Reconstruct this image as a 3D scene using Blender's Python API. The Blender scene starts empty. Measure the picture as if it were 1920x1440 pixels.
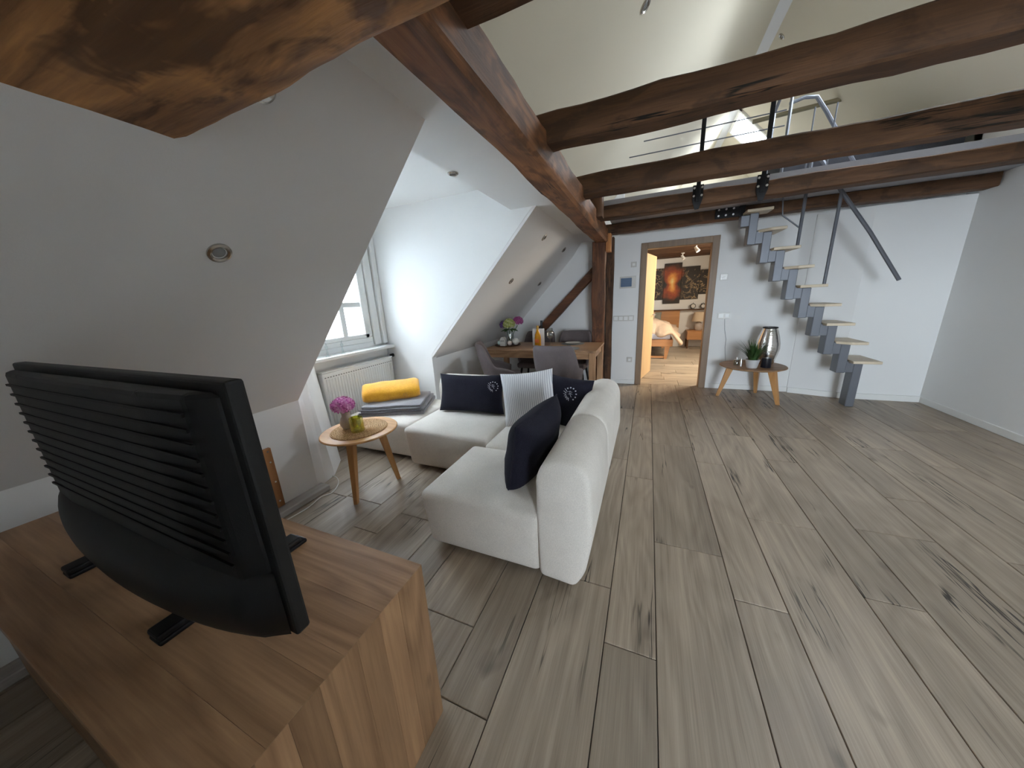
import bpy, bmesh, math, random
from mathutils import Vector, Matrix, noise, Euler
R = random.Random(7)
S = bpy.context.scene
COL = S.collection
PI = math.pi

# ------------------------------------------------------------------ camera, sky, sun, exposure
cd = bpy.data.cameras.new('camera'); cam = bpy.data.objects.new('camera', cd); COL.objects.link(cam)
D1 = Vector((0.38382314, -0.25512636, 0.88746286)); D2 = Vector((0.92205344, 0.05387945, -0.38329422)); DV = Vector((0.04997244, 0.96540538, 0.25592032))
Mw = Matrix((D2, D1, -DV))                       # world = Mw @ camera(x right, y down, z forward)
rt, dn, fw = Mw.col[0], Mw.col[1], Mw.col[2]
cam.matrix_world = Matrix(((rt.x, -dn.x, -fw.x, 0), (rt.y, -dn.y, -fw.y, 0), (rt.z, -dn.z, -fw.z, 1.4), (0, 0, 0, 1)))
cd.sensor_width = 36; cd.sensor_fit = 'HORIZONTAL'; cd.lens = 594.5336 / 1920 * 36; cd.clip_start = .02
S.camera = cam
W = bpy.data.worlds.new('sky'); S.world = W; W.use_nodes = True
bg = W.node_tree.nodes['Background']; bg.inputs[0].default_value = (0.83, 0.91, 1.0, 1); bg.inputs[1].default_value = 17.5
S.view_settings.view_transform = 'Standard'; S.view_settings.look = 'None'; S.view_settings.gamma = 1
S.view_settings.use_curve_mapping = False; S.view_settings.exposure = 1.18
S.cycles.max_bounces = 10; S.cycles.diffuse_bounces = 6; S.cycles.transparent_max_bounces = 12; S.cycles.sample_clamp_indirect = 8

def portal(name, loc, nrm, sx, sy):
    l = bpy.data.lights.new(name, 'AREA'); l.shape = 'RECTANGLE'; l.size = sx; l.size_y = sy; l.cycles.is_portal = True
    o = bpy.data.objects.new(name, l); COL.objects.link(o); o.location = loc
    n = Vector(nrm).normalized(); up = Vector((0, 1, 0))
    x = up.cross(-n); 
    if x.length < .1: up = Vector((0, 0, 1)); x = up.cross(-n)
    x.normalize(); y = (-n).cross(x)
    o.rotation_euler = Matrix((x, y, -n)).transposed().to_euler()
def lamp(name, loc, target, size, energy, color, sy=None):
    l = bpy.data.lights.new(name, 'AREA'); l.energy = energy; l.color = color; l.shape = 'RECTANGLE'; l.size = size; l.size_y = sy or size
    o = bpy.data.objects.new(name, l); COL.objects.link(o); o.location = loc
    o.rotation_euler = (Vector(target) - Vector(loc)).to_track_quat('-Z', 'Y').to_euler()
# daylight openings: dormer, rear and far roof window, plus an added near roof window
portal('portal_dormer', (-3.12, 2.28, 1.5), (1, 0, 0), 1.3, 1.3)
portal('portal_rear', (1.8, -3.02, 1.35), (0, 1, 0), 1.9, 1.9)
portal('portal_roof_far', (1.83, 8.47, 4.12), (-.72, 0, -.69), 1.3, 1.0)
portal('portal_roof_added', (2.25, 3.97, 3.72), (-.72, 0, -.69), 1.05, .9)
lamp('bedroom_sun_lamp', (2.05, 6.6, 1.75), (-.3, 6.1, .6), 1.0, 70, (1, .88, .70))  # area lamp standing in for sun from an unseen, unbuilt window

# ------------------------------------------------------------------ materials
def srgb(r, g, b):
    f = lambda c: c / 12.92 if c <= .04045 else ((c + .055) / 1.055) ** 2.4
    return (f(r / 255), f(g / 255), f(b / 255), 1)
class NT:
    def __init__(s, name):
        s.m = bpy.data.materials.new(name); s.m.use_nodes = True; s.t = s.m.node_tree
        s.b = s.t.nodes['Principled BSDF']; s.out = s.t.nodes['Material Output']
    def n(s, typ, ins=None, **kw):
        x = s.t.nodes.new(typ)
        for k, v in kw.items(): setattr(x, k, v)
        for k, v in (ins or {}).items(): s.set(x.inputs[k], v)
        return x
    def set(s, sock, v):
        if hasattr(v, 'is_output') or isinstance(v, bpy.types.NodeSocket): s.t.links.new(v, sock)
        else: sock.default_value = v
    def p(s, **kw):
        for k, v in kw.items(): s.set(s.b.inputs[k.replace('_', ' ')], v)
    def math(s, op, a, b=0.0, c=None):
        x = s.n('ShaderNodeMath', operation=op); s.set(x.inputs[0], a); s.set(x.inputs[1], b)
        if c is not None: s.set(x.inputs[2], c)
        return x.outputs[0]
    def mix(s, f, a, b, mode='MIX'):
        x = s.n('ShaderNodeMix', data_type='RGBA', blend_type=mode); s.set(x.inputs[0], f); s.set(x.inputs[6], a); s.set(x.inputs[7], b)
        return x.outputs[2]
    def ramp(s, f, stops):
        x = s.n('ShaderNodeValToRGB'); e = x.color_ramp.elements
        while len(e) < len(stops): e.new(.5)
        for i, (p, c) in enumerate(stops): e[i].position = p; e[i].color = c if len(c) == 4 else (*c, 1)
        s.set(x.inputs[0], f); return x.outputs[0]
    def coord(s, scale=(1, 1, 1), rnd=True, rot=(0, 0, 0)):
        tc = s.n('ShaderNodeTexCoord'); v = tc.outputs['Object']
        if rnd:
            oi = s.n('ShaderNodeObjectInfo'); a = s.n('ShaderNodeVectorMath', operation='SCALE'); a.inputs[0].default_value = (37.1, 23.7, 51.3); s.set(a.inputs['Scale'], oi.outputs['Random'])
            ad = s.n('ShaderNodeVectorMath', operation='ADD'); s.set(ad.inputs[0], v); s.set(ad.inputs[1], a.outputs[0]); v = ad.outputs[0]
        mp = s.n('ShaderNodeMapping'); s.set(mp.inputs[0], v); mp.inputs['Rotation'].default_value = rot; mp.inputs['Scale'].default_value = scale
        return mp.outputs[0]
    def noise(s, v, scale=5, detail=4, rough=.55, dist=0):
        x = s.n('ShaderNodeTexNoise', {'Scale': scale, 'Detail': detail, 'Roughness': rough, 'Distortion': dist}); s.set(x.inputs['Vector'], v); return x.outputs['Fac']
    def bump(s, h, strength=.3, dist=.01):
        x = s.n('ShaderNodeBump', {'Strength': strength, 'Distance': dist}); s.set(x.inputs['Height'], h); s.set(s.b.inputs['Normal'], x.outputs[0])
def G(v): return (v, v, v, 1)
def plain(name, col, rough=.5, metal=0.0, bump=0.0, bscale=200, **kw):
    t = NT(name); c = col
    v = t.coord((1, 1, 1), False); f = t.noise(v, 3, 3)
    t.p(Base_Color=t.mix(t.math('MULTIPLY', f, .22), c, (c[0] * .82, c[1] * .82, c[2] * .82, 1)), Roughness=rough, Metallic=metal, **kw)
    if bump: t.bump(t.noise(v, bscale, 3), bump, .004)
    return t.m
def wood(name, light, dark, axis=0, rough=.5, cross=14, along=1.0, tint=.18, crack=0.0, knots=.0, rings=.35, bump=.25, line=None, spec=.35, blotch=0, finew=.2):
    t = NT(name)
    sc = [cross] * 3; sc[axis] = along
    v = t.coord(tuple(sc)); warp = t.coord((1.6, 1.6, 1.6))
    g = t.noise(v, 1.0, 9, .62, .25)
    fine = t.noise(t.coord(tuple([cross * 9 if i != axis else along * 4 for i in range(3)])), 1.0, 4, .6)
    sc2 = [3.2] * 3; sc2[axis] = .55
    big = t.noise(t.coord(tuple(sc2)), 1.0, 2, .5, .4)
    ring = t.math('ABSOLUTE', t.math('SUBTRACT', t.math('FRACT', t.math('MULTIPLY', big, 11)), .5))
    f = t.math('ADD', t.math('MULTIPLY', g, 1 - rings * .5), t.math('MULTIPLY', ring, rings))
    f = t.math('ADD', t.math('MULTIPLY', f, 1 - finew), t.math('MULTIPLY', fine, finew))
    c = t.ramp(f, [(.28, dark), (.68, light)])
    if blotch:
        bl = t.noise(t.coord(tuple([7.0 if i != axis else 3.0 for i in range(3)])), 1.0, 4, .6, .6)
        c = t.mix(t.ramp(bl, [(.50, (0, 0, 0)), (.58, (blotch,) * 3)]), c, tuple([x * .55 for x in dark[:3]] + [1]))
    big2 = t.noise(t.coord(tuple([2.2 if i != axis else .9 for i in range(3)])), 1.0, 2)
    c = t.mix(t.math('MULTIPLY', t.math('SUBTRACT', big2, .35), .9), c, (dark[0], dark[1], dark[2], 1))
    if knots:
        sk = [7] * 3; sk[axis] = 3.2
        k = t.noise(t.coord(tuple(sk)), 1.0, 2, .5)
        c = t.mix(t.ramp(k, [(.68, (0, 0, 0)), (.78, (knots,) * 3)]), c, tuple([x * .35 for x in dark[:3]] + [1]))
    if crack:
        scr = [7.0] * 3; scr[axis] = .32
        k = t.noise(t.coord(tuple(scr)), 1.0, 5, .6, .1)
        k = t.math('ABSOLUTE', t.math('SUBTRACT', k, .5))
        msk = t.noise(t.coord(tuple([3 if i != axis else 1.1 for i in range(3)])), 1.0, 2)
        km = t.math('MULTIPLY', t.ramp(k, [(.004, (1, 1, 1)), (.013, (0, 0, 0))]), t.ramp(msk, [(.53, (0, 0, 0)), (.62, (crack,) * 3)]))
        c = t.mix(km, c, line or tuple([x * .12 for x in dark[:3]] + [1]))
    if tint:
        oi = t.n('ShaderNodeObjectInfo'); h = t.n('ShaderNodeHueSaturation'); t.set(h.inputs['Color'], c)
        t.set(h.inputs['Value'], t.math('ADD', 1 - tint, t.math('MULTIPLY', oi.outputs['Random'], 2 * tint))); c = h.outputs[0]
    t.p(Base_Color=c, Roughness=t.math('ADD', rough - .08, t.math('MULTIPLY', g, .16)))
    t.b.inputs['Specular IOR Level'].default_value = spec
    if bump: t.bump(f, bump, .004)
    return t.m
def fabric(name, col, dark=None, weave=600, amp=.35, sheen=.06, mott=.25):
    t = NT(name); v = t.coord((1, 1, 1), False)
    n1 = t.noise(v, weave * .35, 3, .7); n2 = t.noise(v, 6, 4, .6)
    dark = dark or tuple([x * .6 for x in col[:3]] + [1])
    f = t.math('ADD', t.math('MULTIPLY', n1, 1 - mott), t.math('MULTIPLY', n2, mott))
    t.p(Base_Color=t.ramp(f, [(.3, dark), (.65, col)]), Roughness=.95)
    t.b.inputs['Specular IOR Level'].default_value = .15; t.b.inputs['Sheen Weight'].default_value = sheen
    t.bump(n1, amp, .004); return t.m
def glass(name, col=(1, 1, 1, 1), gloss=.08, rough=.02):
    t = NT(name); tr = t.n('ShaderNodeBsdfTransparent', {'Color': col}); gl = t.n('ShaderNodeBsdfGlossy', {'Roughness': rough})
    lw = t.n('ShaderNodeLayerWeight', {'Blend': .25}); mx = t.n('ShaderNodeMixShader')
    t.set(mx.inputs[0], t.math('ADD', gloss, t.math('MULTIPLY', lw.outputs['Facing'], .35))); t.set(mx.inputs[1], tr.outputs[0]); t.set(mx.inputs[2], gl.outputs[0])
    t.set(t.out.inputs[0], mx.outputs[0]); return t.m
M = {}
def plaster(name, col, b=.12):
    t = NT(name); v = t.coord((1, 1, 1), False); n = t.noise(v, 1.3, 4, .6); f = t.noise(v, 160, 3, .7)
    t.p(Base_Color=t.mix(t.math('MULTIPLY', n, .25), col, tuple([x * .9 for x in col[:3]] + [1])), Roughness=.92)
    t.b.inputs['Specular IOR Level'].default_value = .2; t.bump(f, b, .003); return t.m
M['white'] = plaster('white_plaster', (.80, .80, .79, 1))
M['slope'] = plaster('slope_plaster', (.78, .77, .76, 1))
M['cream'] = plaster('loft_plaster_warm_light', (.68, .625, .50, 1))  # warm lighting of the loft put into the plaster colour
M['trim'] = plain('white_lacquer', (.80, .80, .78, 1), .35)
M['plank'] = wood('grey_oak_floor', srgb(184, 168, 149), srgb(122, 109, 95), 1, .42, 24, .8, .13, .95, .6, .30, .12, srgb(38, 32, 27), .4, 0, .36)
M['plankx'] = wood('grey_oak_floor_bedroom', srgb(200, 186, 166), srgb(144, 131, 116), 0, .42, 16, .8, .13, .9, .6, .30, .12, srgb(38, 32, 27), .4)
M['subfloor'] = plain('dark_joint', srgb(32, 28, 25), .9)
for ax, k in ((0, 'x'), (1, 'y'), (2, 'z')):
    M['old' + k] = wood('old_dark_timber_' + k, srgb(116, 82, 56), srgb(62, 42, 28), ax, .66, 16, 1.1, .10, 1.0, .7, .35, 1.0, None, .3, .5, .38)
    M['oak' + k] = wood('oiled_oak_' + k, srgb(196, 156, 118), srgb(128, 94, 66), ax, .45, 13, .9, .16, .0, .85, .5, .15, None, .35, 0, .34)
    M['pale' + k] = wood('pale_oak_' + k, srgb(208, 160, 106), srgb(170, 120, 72), ax, .45, 16, .8, .08, 0, 0, .3, .1)
M['purlin'] = wood('orange_timber', srgb(166, 112, 72), srgb(76, 52, 37), 1, .55, 14, .9, .05, 1.0, .7, .45, 1.0, None, .3, .55, .34)
M['postw'] = wood('orange_timber_post', srgb(138, 88, 56), srgb(66, 44, 31), 2, .55, 14, .9, .05, 1.0, .7, .45, 1.0, None, .3, .5, .34)
M['nearb'] = wood('worn_yellow_timber', srgb(222, 164, 104), srgb(112, 76, 52), 0, .6, 11, 1.3, .02, 1.0, .9, .6, 1.0, None, .25, .8, .3)
M['doorleaf'] = wood('light_oak_door', srgb(222, 190, 146), srgb(200, 164, 118), 2, .4, 18, .5, .04, 0, 0, .2, .05)
M['doorframe'] = wood('grey_oak_frame', srgb(156, 130, 104), srgb(122, 100, 80), 2, .45, 20, .6, .05, 0, 0, .2, .08)
M['bed'] = wood('beech_bed', srgb(204, 150, 100), srgb(172, 120, 76), 0, .4, 14, .8, .05, 0, 0, .2, .05)
M['sofa'] = fabric('light_boucle', srgb(238, 231, 222), srgb(206, 199, 190), 700, .6)
M['navy'] = fabric('navy_velvet', srgb(40, 39, 51), srgb(23, 22, 31), 700, .3, .03)
M['yellow'] = fabric('yellow_fleece', srgb(232, 172, 50), srgb(196, 132, 26), 260, .6, .5, .6)
M['grey'] = fabric('grey_fleece', srgb(150, 148, 152), srgb(110, 108, 112), 400, .5, .4)
M['greyd'] = fabric('grey_fleece_hem', srgb(108, 104, 106), srgb(80, 78, 82), 400, .4, .3)
M['chair'] = fabric('taupe_chair_cloth', srgb(116, 106, 106), srgb(84, 77, 78), 800, .3)
M['beige'] = fabric('beige_bedding', srgb(224, 200, 176), srgb(196, 170, 146), 300, .3)
M['sheet'] = fabric('white_sheet', srgb(222, 222, 230), srgb(200, 200, 212), 300, .2)
M['black'] = plain('black_plastic', srgb(13, 14, 19), .5, bump=.1, bscale=500)
M['blackm'] = plain('black_steel', srgb(22, 22, 24), .5, .6)
M['steel'] = plain('brushed_steel', (.55, .55, .56, 1), .3, 1.0)
M['grmetal'] = plain('grey_painted_steel', srgb(108, 111, 118), .4, .3)
M['bolt'] = plain('zinc_bolt', (.75, .75, .75, 1), .3, 1.0)
M['chrome'] = plain('nickel_ring', (.5, .48, .45, 1), .25, 1.0)
M['lens'] = plain('lamp_lens', (.25, .25, .25, 1), .2)
M['glass'] = glass('window_glass', (.97, .99, 1, 1), .04)
M['clear'] = glass('clear_glass', (.93, .97, .97, 1), .12)
M['green'] = glass('green_glass', (.86, .86, .46, 1), .1)
M['wine'] = plain('amber_liquid', srgb(206, 140, 20), .12)
M['porc'] = plain('white_porcelain', srgb(205, 202, 196), .3)
M['screen'] = plain('dark_display', srgb(40, 44, 52), .15); M['display'] = plain('blue_grey_display', srgb(104, 124, 150), .15)
M['stone'] = plain('grey_stoneware', srgb(184, 170, 160), .6, bump=.4, bscale=60)
M['leaf'] = plain('leaf_green', srgb(58, 92, 40), .5)
M['leafd'] = plain('dark_leaf', srgb(58, 88, 44), .5)
M['embroid'] = plain('silver_thread', srgb(205, 205, 215), .4)
M['gold'] = plain('tan_thread', srgb(176, 130, 90), .6)
M['marble'] = plain('black_gap', srgb(20, 20, 22), .8)
M['candle'] = plain('dark_wax', srgb(22, 24, 34), .3)
M['facade'] = plain('white_render', (.74, .78, .80, 1), .9)
M['tread'] = wood('light_beech', srgb(222, 208, 186), srgb(200, 184, 158), 1, .4, 14, .8, .04, 0, 0, .2, .05)

# ------------------------------------------------------------------ builders
ORG = {}
def org(o): return ORG.get(o.name, Vector((0, 0, 0)))
class MB:
    def __init__(s): s.bm = bmesh.new()
    def _add(s, verts, faces):
        vs = [s.bm.verts.new(v) for v in verts]
        for f in faces:
            try: s.bm.faces.new([vs[i] for i in f])
            except ValueError: pass
        return vs
    def box(s, x0, x1, y0, y1, z0, z1, bev=0, seg=2, mat=None):
        b = bmesh.new(); bmesh.ops.create_cube(b, size=1)
        for v in b.verts: v.co = Vector(((x0 + x1) / 2 + v.co.x * (x1 - x0), (y0 + y1) / 2 + v.co.y * (y1 - y0), (z0 + z1) / 2 + v.co.z * (z1 - z0)))
        if bev: bmesh.ops.bevel(b, geom=b.edges[:], offset=bev, segments=seg, profile=.5, affect='EDGES')
        if mat is not None: b.transform(mat)
        s.merge(b); return s
    def merge(s, b):
        m = bpy.data.meshes.new('t'); b.to_mesh(m); b.free(); s.bm.from_mesh(m); bpy.data.meshes.remove(m)
    def quad(s, *pts): s._add(pts, [tuple(range(len(pts)))]); return s
    def prism(s, poly, ax, a, b, bev=0, seg=2):
        """poly: 2-D points in the two axes other than ax (in cyclic order), swept along ax from a to b"""
        o = [(ax + 1) % 3, (ax + 2) % 3]; n = len(poly); vs = []
        for t in (a, b):
            for p in poly:
                c = [0, 0, 0]; c[ax] = t; c[o[0]] = p[0]; c[o[1]] = p[1]; vs.append(c)
        fs = [tuple(range(n))[::-1], tuple(range(n, 2 * n))] + [(i, (i + 1) % n, n + (i + 1) % n, n + i) for i in range(n)]
        bb = bmesh.new(); v = [bb.verts.new(q) for q in vs]
        for f in fs: bb.faces.new([v[i] for i in f])
        bmesh.ops.recalc_face_normals(bb, faces=bb.faces[:])
        if bev: bmesh.ops.bevel(bb, geom=bb.edges[:], offset=bev, segments=seg, profile=.5, affect='EDGES', clamp_overlap=True)
        s.merge(bb); return s
    def tube(s, pts, r, n=8, cap=True):
        pts = [Vector(p) for p in pts]; rr = r if isinstance(r, (list, tuple)) else [r] * len(pts); rings = []
        up = None
        for i, p in enumerate(pts):
            d = (pts[min(i + 1, len(pts) - 1)] - pts[max(i - 1, 0)]).normalized()
            if up is None: up = d.orthogonal().normalized()
            else: up = (up - d * up.dot(d)).normalized()
            q = d.cross(up)
            rings.append([s.bm.verts.new(p + (up * math.cos(2 * PI * k / n) + q * math.sin(2 * PI * k / n)) * rr[i]) for k in range(n)])
        for a, b in zip(rings, rings[1:]):
            for k in range(n): s.bm.faces.new((a[k], a[(k + 1) % n], b[(k + 1) % n], b[k]))
        if cap: s.bm.faces.new(rings[0][::-1]); s.bm.faces.new(rings[-1])
        return s
    def lathe(s, prof, c=(0, 0, 0), n=24, sx=1, sy=1):
        rings = []
        for r, z in prof:
            if r < 1e-5: rings.append([s.bm.verts.new((c[0], c[1], c[2] + z))])
            else: rings.append([s.bm.verts.new((c[0] + sx * r * math.cos(2 * PI * k / n), c[1] + sy * r * math.sin(2 * PI * k / n), c[2] + z)) for k in range(n)])
        for a, b in zip(rings, rings[1:]):
            for k in range(n):
                f = [a[k % len(a)], a[(k + 1) % len(a)], b[(k + 1) % len(b)], b[k % len(b)]]
                f = list(dict.fromkeys(f))
                if len(f) > 2: s.bm.faces.new(f)
        return s
    def grid(s, fn, nu, nv, wrap=False):
        vs = [[s.bm.verts.new(fn(i / nu, j / nv)) for j in range(nv + 1)] for i in range(nu + 1)]
        for i in range(nu):
            for j in range(nv): s.bm.faces.new((vs[i][j], vs[i + 1][j], vs[i + 1][j + 1], vs[i][j + 1]))
        return vs
    def xf(s, m): s.bm.transform(m); return s
def build(name, mb, mat, parent=None, smooth=False, local=False, label=None, recalc=True, base=None, doubles=False):
    bm = mb.bm
    if doubles: bmesh.ops.remove_doubles(bm, verts=bm.verts[:], dist=1e-5)
    if recalc: bmesh.ops.recalc_face_normals(bm, faces=bm.faces[:])
    me = bpy.data.meshes.new(name)
    o = bpy.data.objects.new(name, me); COL.objects.link(o)
    if not local:
        if parent is not None: p = org(parent); ORG[o.name] = p
        else:
            xs = [v.co for v in bm.verts]
            p = Vector(base) if base else Vector(((min(v.x for v in xs) + max(v.x for v in xs)) / 2, (min(v.y for v in xs) + max(v.y for v in xs)) / 2, min(v.z for v in xs)))
            o.location = p; ORG[o.name] = p
        bm.transform(Matrix.Translation(-p))
    bm.to_mesh(me); bm.free()
    me.materials.append(mat)
    if smooth:
        me.polygons.foreach_set('use_smooth', [True] * len(me.polygons))
        if smooth != 'all':
            try: me.set_sharp_from_angle(angle=math.radians(40))
            except Exception: pass
    if parent is not None: o.parent = parent
    if label: o['label'] = label
    return o
def tag(o, label, cat, group=None):
    o['label'] = label; o['category'] = cat; o['kind'] = 'thing'
    if group: o['group'] = group
    return o
def thing(name, loc, label, cat, group=None, rot=None):
    o = bpy.data.objects.new(name, None); COL.objects.link(o); o.location = loc; o.empty_display_size = .1
    if rot: o.rotation_euler = rot
    ORG[o.name] = Vector(loc); return tag(o, label, cat, group)
def st(name, mb, mat, parent=None, **kw):
    o = build(name, mb, mat, parent, **kw)
    if parent is None: o['kind'] = 'structure'
    return o
def dup(root, name=None):
    c = root.copy(); COL.objects.link(c); ORG[c.name] = org(root)
    for ch in list(root.children):
        d = ch.copy(); COL.objects.link(d); d.parent = c
        for g in list(ch.children):
            e = g.copy(); COL.objects.link(e); e.parent = d
    return c

# ------------------------------------------------------------------ room dimensions
KX, KZ, CX, CZ = -2.38, .755, -1.0, 2.227          # knee wall, crease to the flat ceiling
SL = (CZ - KZ) / (CX - KX)
RX, RZ = 1.28, CZ + SL * (1.28 + 1.0)               # ridge
WX = -3.05                                          # dormer window wall
DY0, DY1 = 1.462, 3.09                              # dormer opening
BY = 5.27                                           # back wall
RW = 3.0                                            # right wall
YB = -3.0                                           # wall behind the camera
GY = 9.9                                            # loft gable
def zs(x): return CZ + SL * (x - CX)
def zr(x): return RZ - SL * (x - RX)

# ------------------------------------------------------------------ floor
fl = st('floor', MB().box(-3.1, 3.1, -3.1, 9.5, -.06, -.0125), M['subfloor'])
def plank(x0, x1, y0, y1, mat):
    g = .0016; h = .0022
    x0 += g; x1 -= g; y0 += g; y1 -= g
    v = [(x0, y0, -.012), (x1, y0, -.012), (x1, y1, -.012), (x0, y1, -.012), (x0, y0, -h), (x1, y0, -h), (x1, y1, -h), (x0, y1, -h),
         (x0 + h, y0 + h, 0), (x1 - h, y0 + h, 0), (x1 - h, y1 - h, 0), (x0 + h, y1 - h, 0)]
    f = [(0, 1, 5, 4), (1, 2, 6, 5), (2, 3, 7, 6), (3, 0, 4, 7), (4, 5, 9, 8), (5, 6, 10, 9), (6, 7, 11, 10), (7, 4, 8, 11), (8, 9, 10, 11)]
    mb = MB(); mb._add(v, f); o = build('plank', mb, mat, fl, recalc=False)
    c = Vector(((x0 + x1) / 2, (y0 + y1) / 2, 0)); o.data.transform(Matrix.Translation(-(c - org(fl)))); o.location = c - org(fl)
xb = [-.096, .1045, .4425, .647, .985]
w = .205
while xb[-1] < 3.0: xb.append(xb[-1] + w); w = .338 if w == .205 else .205
left = [-.438, -.642]; w = .338
while left[-1] > -3.0: left.append(left[-1] - w); w = .338 if w == .205 else .205
xb = left[::-1] + xb
known = {-.096: 1.05, .1045: 1.723, .4425: 1.455, .647: 2.13, -.438: 1.32, -.642: .644, -.98: .913, -1.723: 1.224, -2.061: 1.47}
for a, b in zip(xb, xb[1:]):
    j = next((v for k, v in known.items() if abs(k - a) < .02), R.uniform(0, 1.36))
    y = j - 1.36 * math.ceil((j + .15) / 1.36)
    lo, hi = max(a, -3.05), min(b, 3.0)
    if hi - lo < .03: continue
    while y < BY + .04:
        y1 = min(y + 1.36, BY + .05)
        if not (hi < KX - .02 and (y1 < DY0 or y > DY1)):
            yy0, yy1 = max(y, -.6), y1
            if hi < KX - .02: yy0, yy1 = max(yy0, DY0), min(yy1, DY1)
            if yy1 - yy0 > .02: plank(lo, hi, yy0, yy1, M['plank'])
        y += 1.36
yb = BY + .05; w = .338
while yb < 9.36:
    y1 = min(yb + w, 9.37); x = -1.3 + R.uniform(-1.3, 0)
    while x < 2.1:
        if min(x + 1.36, 2.1) - max(x, -1.3) > .02: plank(max(x, -1.3), min(x + 1.36, 2.1), yb, y1, M['plankx'])
        x += 1.36
    yb = y1; w = .338 if w == .205 else .205

# ------------------------------------------------------------------ walls, slopes, ceilings
T = .06
st('wall_left', MB().box(KX - .12, KX, YB, DY0, -.01, KZ), M['white'])
st('wall_knee', MB().box(KX - .12, KX, DY1 + .01, BY, -.01, KZ), M['white'])
def slab(pts, n, t=.05):
    n = Vector(n).normalized() * t; mb = MB(); k = len(pts); a = [Vector(p) for p in pts]; b = [p + n for p in a]
    mb._add(a + b, [tuple(range(k)), tuple(range(k, 2 * k))[::-1]] + [(i, (i + 1) % k, k + (i + 1) % k, k + i) for i in range(k)]); return mb
N = (-SL, 0, 1)
st('ceiling_slope_near', slab([(KX - .01, YB, zs(KX - .01)), (KX - .01, DY0, zs(KX - .01)), (CX, DY0, CZ), (CX, YB, CZ)], N), M['slope'])
# far slope panel, ending short of the back wall with a soft wavy edge, and the recessed strip behind it
edge = [(-1.0, 4.72), (-1.13, 4.92), (-1.3, 5.04), (-1.6, 5.08), (-1.9, 5.05), (-2.2, 5.0), (KX - .01, 4.98)]
st('ceiling_slope_far', slab([(CX, DY1 + .003, CZ), (KX - .01, DY1 + .003, zs(KX - .01))] + [(x, y, zs(x)) for x, y in edge[::-1]], N, .09), M['slope'])
# plaster curving down to the back wall beyond the far slope
mb = MB(); cols = [(-.58, 4.72, CZ, CZ - .03)] + [(x, y, zs(x), zs(x) - .09 - (.0 if x < -1.01 else -.055)) for x, y in edge]
def fil(a, b_):
    k = a * (len(cols) - 1); i = min(int(k), len(cols) - 2); f = k - i; c0_, c1_ = cols[i], cols[i + 1]
    x, y, z0, z1 = [c0_[m] + (c1_[m] - c0_[m]) * f for m in range(4)]
    return Vector((x, y + (BY + .01 - y) * b_, z0 + (z1 - z0) * b_ ** 1.8))
mb.grid(fil, (len(cols) - 1) * 3, 8)
st('ceiling_slope_fillet', mb, M['slope'], smooth='all')
st('ceiling', MB().box(CX - .002, -.60, YB, DY0, CZ, CZ + .016), M['white'])
st('ceiling_dormer_edge', MB().box(-1.255, -.60, DY0, DY1, CZ, CZ + .016), M['white'])
st('ceiling_dormer_step', MB().box(-1.255, -1.24, DY0, DY1, CZ + .016, 2.5), M['white'])
st('ceiling_far', MB().box(CX - .002, -.60, DY1, 4.735, CZ, CZ + .016), M['white'])
st('ceiling_dormer', MB().box(WX - .1, -1.25, DY0 - .02, DY1 + .02, 2.45, 2.5), M['white'])
# dormer cheeks (triangles between roof slope and dormer ceiling)
def cheek(name, ya, yb2, xk=KX + .02):
    poly = [(xk, 0), (xk, zs(KX + .02) + .04), (CX, CZ + .04), (CX, 2.5), (WX - .1, 2.5), (WX - .1, 0)]
    st(name, MB().prism([(p[1], p[0]) for p in poly] if False else [(z, x) for x, z in poly], 1, ya, yb2), M['white'])
cheek('wall_dormer_far', DY1, DY1 + .08)
cheek('wall_dormer_near', DY0 - .08, DY0 - .001, KX - .06)
# pipe casing beside the radiator
mb = MB()
b0 = [(-2.39, 1.463), (-2.421, 1.565), (-2.452, 1.667), (-2.636, 1.879), (-2.97, 2.06), (-2.97, 1.463)]
t0 = [(-2.45, 1.463), (-2.495, 1.5565), (-2.54, 1.65), (-2.72, 1.83), (-2.97, 2.04), (-2.97, 1.463)]
n = 6
mb._add([(x, y, 0) for x, y in b0] + [(x, y, .92) for x, y in t0], [tuple(range(6))[::-1], tuple(range(6, 12))] + [(i, (i + 1) % n, n + (i + 1) % n, n + i) for i in range(n)])
st('trim_1', mb, M['white'])
# window wall of the dormer with its opening
GW0, GW1, GZ0, GZ1 = 1.68, 2.89, 1.0, 2.12
st('wall_window', MB().box(WX - .1, WX, DY0 - .02, DY1 + .02, 0, GZ0).box(WX - .1, WX, DY0 - .02, DY1 + .02, GZ1, 2.5).box(WX - .1, WX, DY0 - .02, GW0, GZ0, GZ1).box(WX - .1, WX, GW1, DY1 + .02, GZ0, GZ1), M['white'])
# back wall with door opening
DX0, DX1, DZ = -.053, .745, 2.005
st('wall_back', MB().box(-2.55, DX0 - .03, BY, BY + .1, -.01, 2.45).box(DX1 + .03, RW + .1, BY, BY + .1, -.01, 2.3).box(DX0 - .03, DX1 + .03, BY, BY + .1, DZ + .03, 2.3), M['white'])
st('wall_back_upper_left', MB().prism([(2.45, -2.5), (2.45, -.4), (zs(-.4) + .3, -.4), (zs(-.9) + .3, -.9)], 1, BY, BY + .1), M['white'])
st('wall_corner', MB().prism([(1.80, BY + .01), (1.80, BY - .01), (2.25, BY - .16), (RW, BY - .16), (RW, BY + .01)], 2, -.01, 2.2), M['white'])
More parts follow.
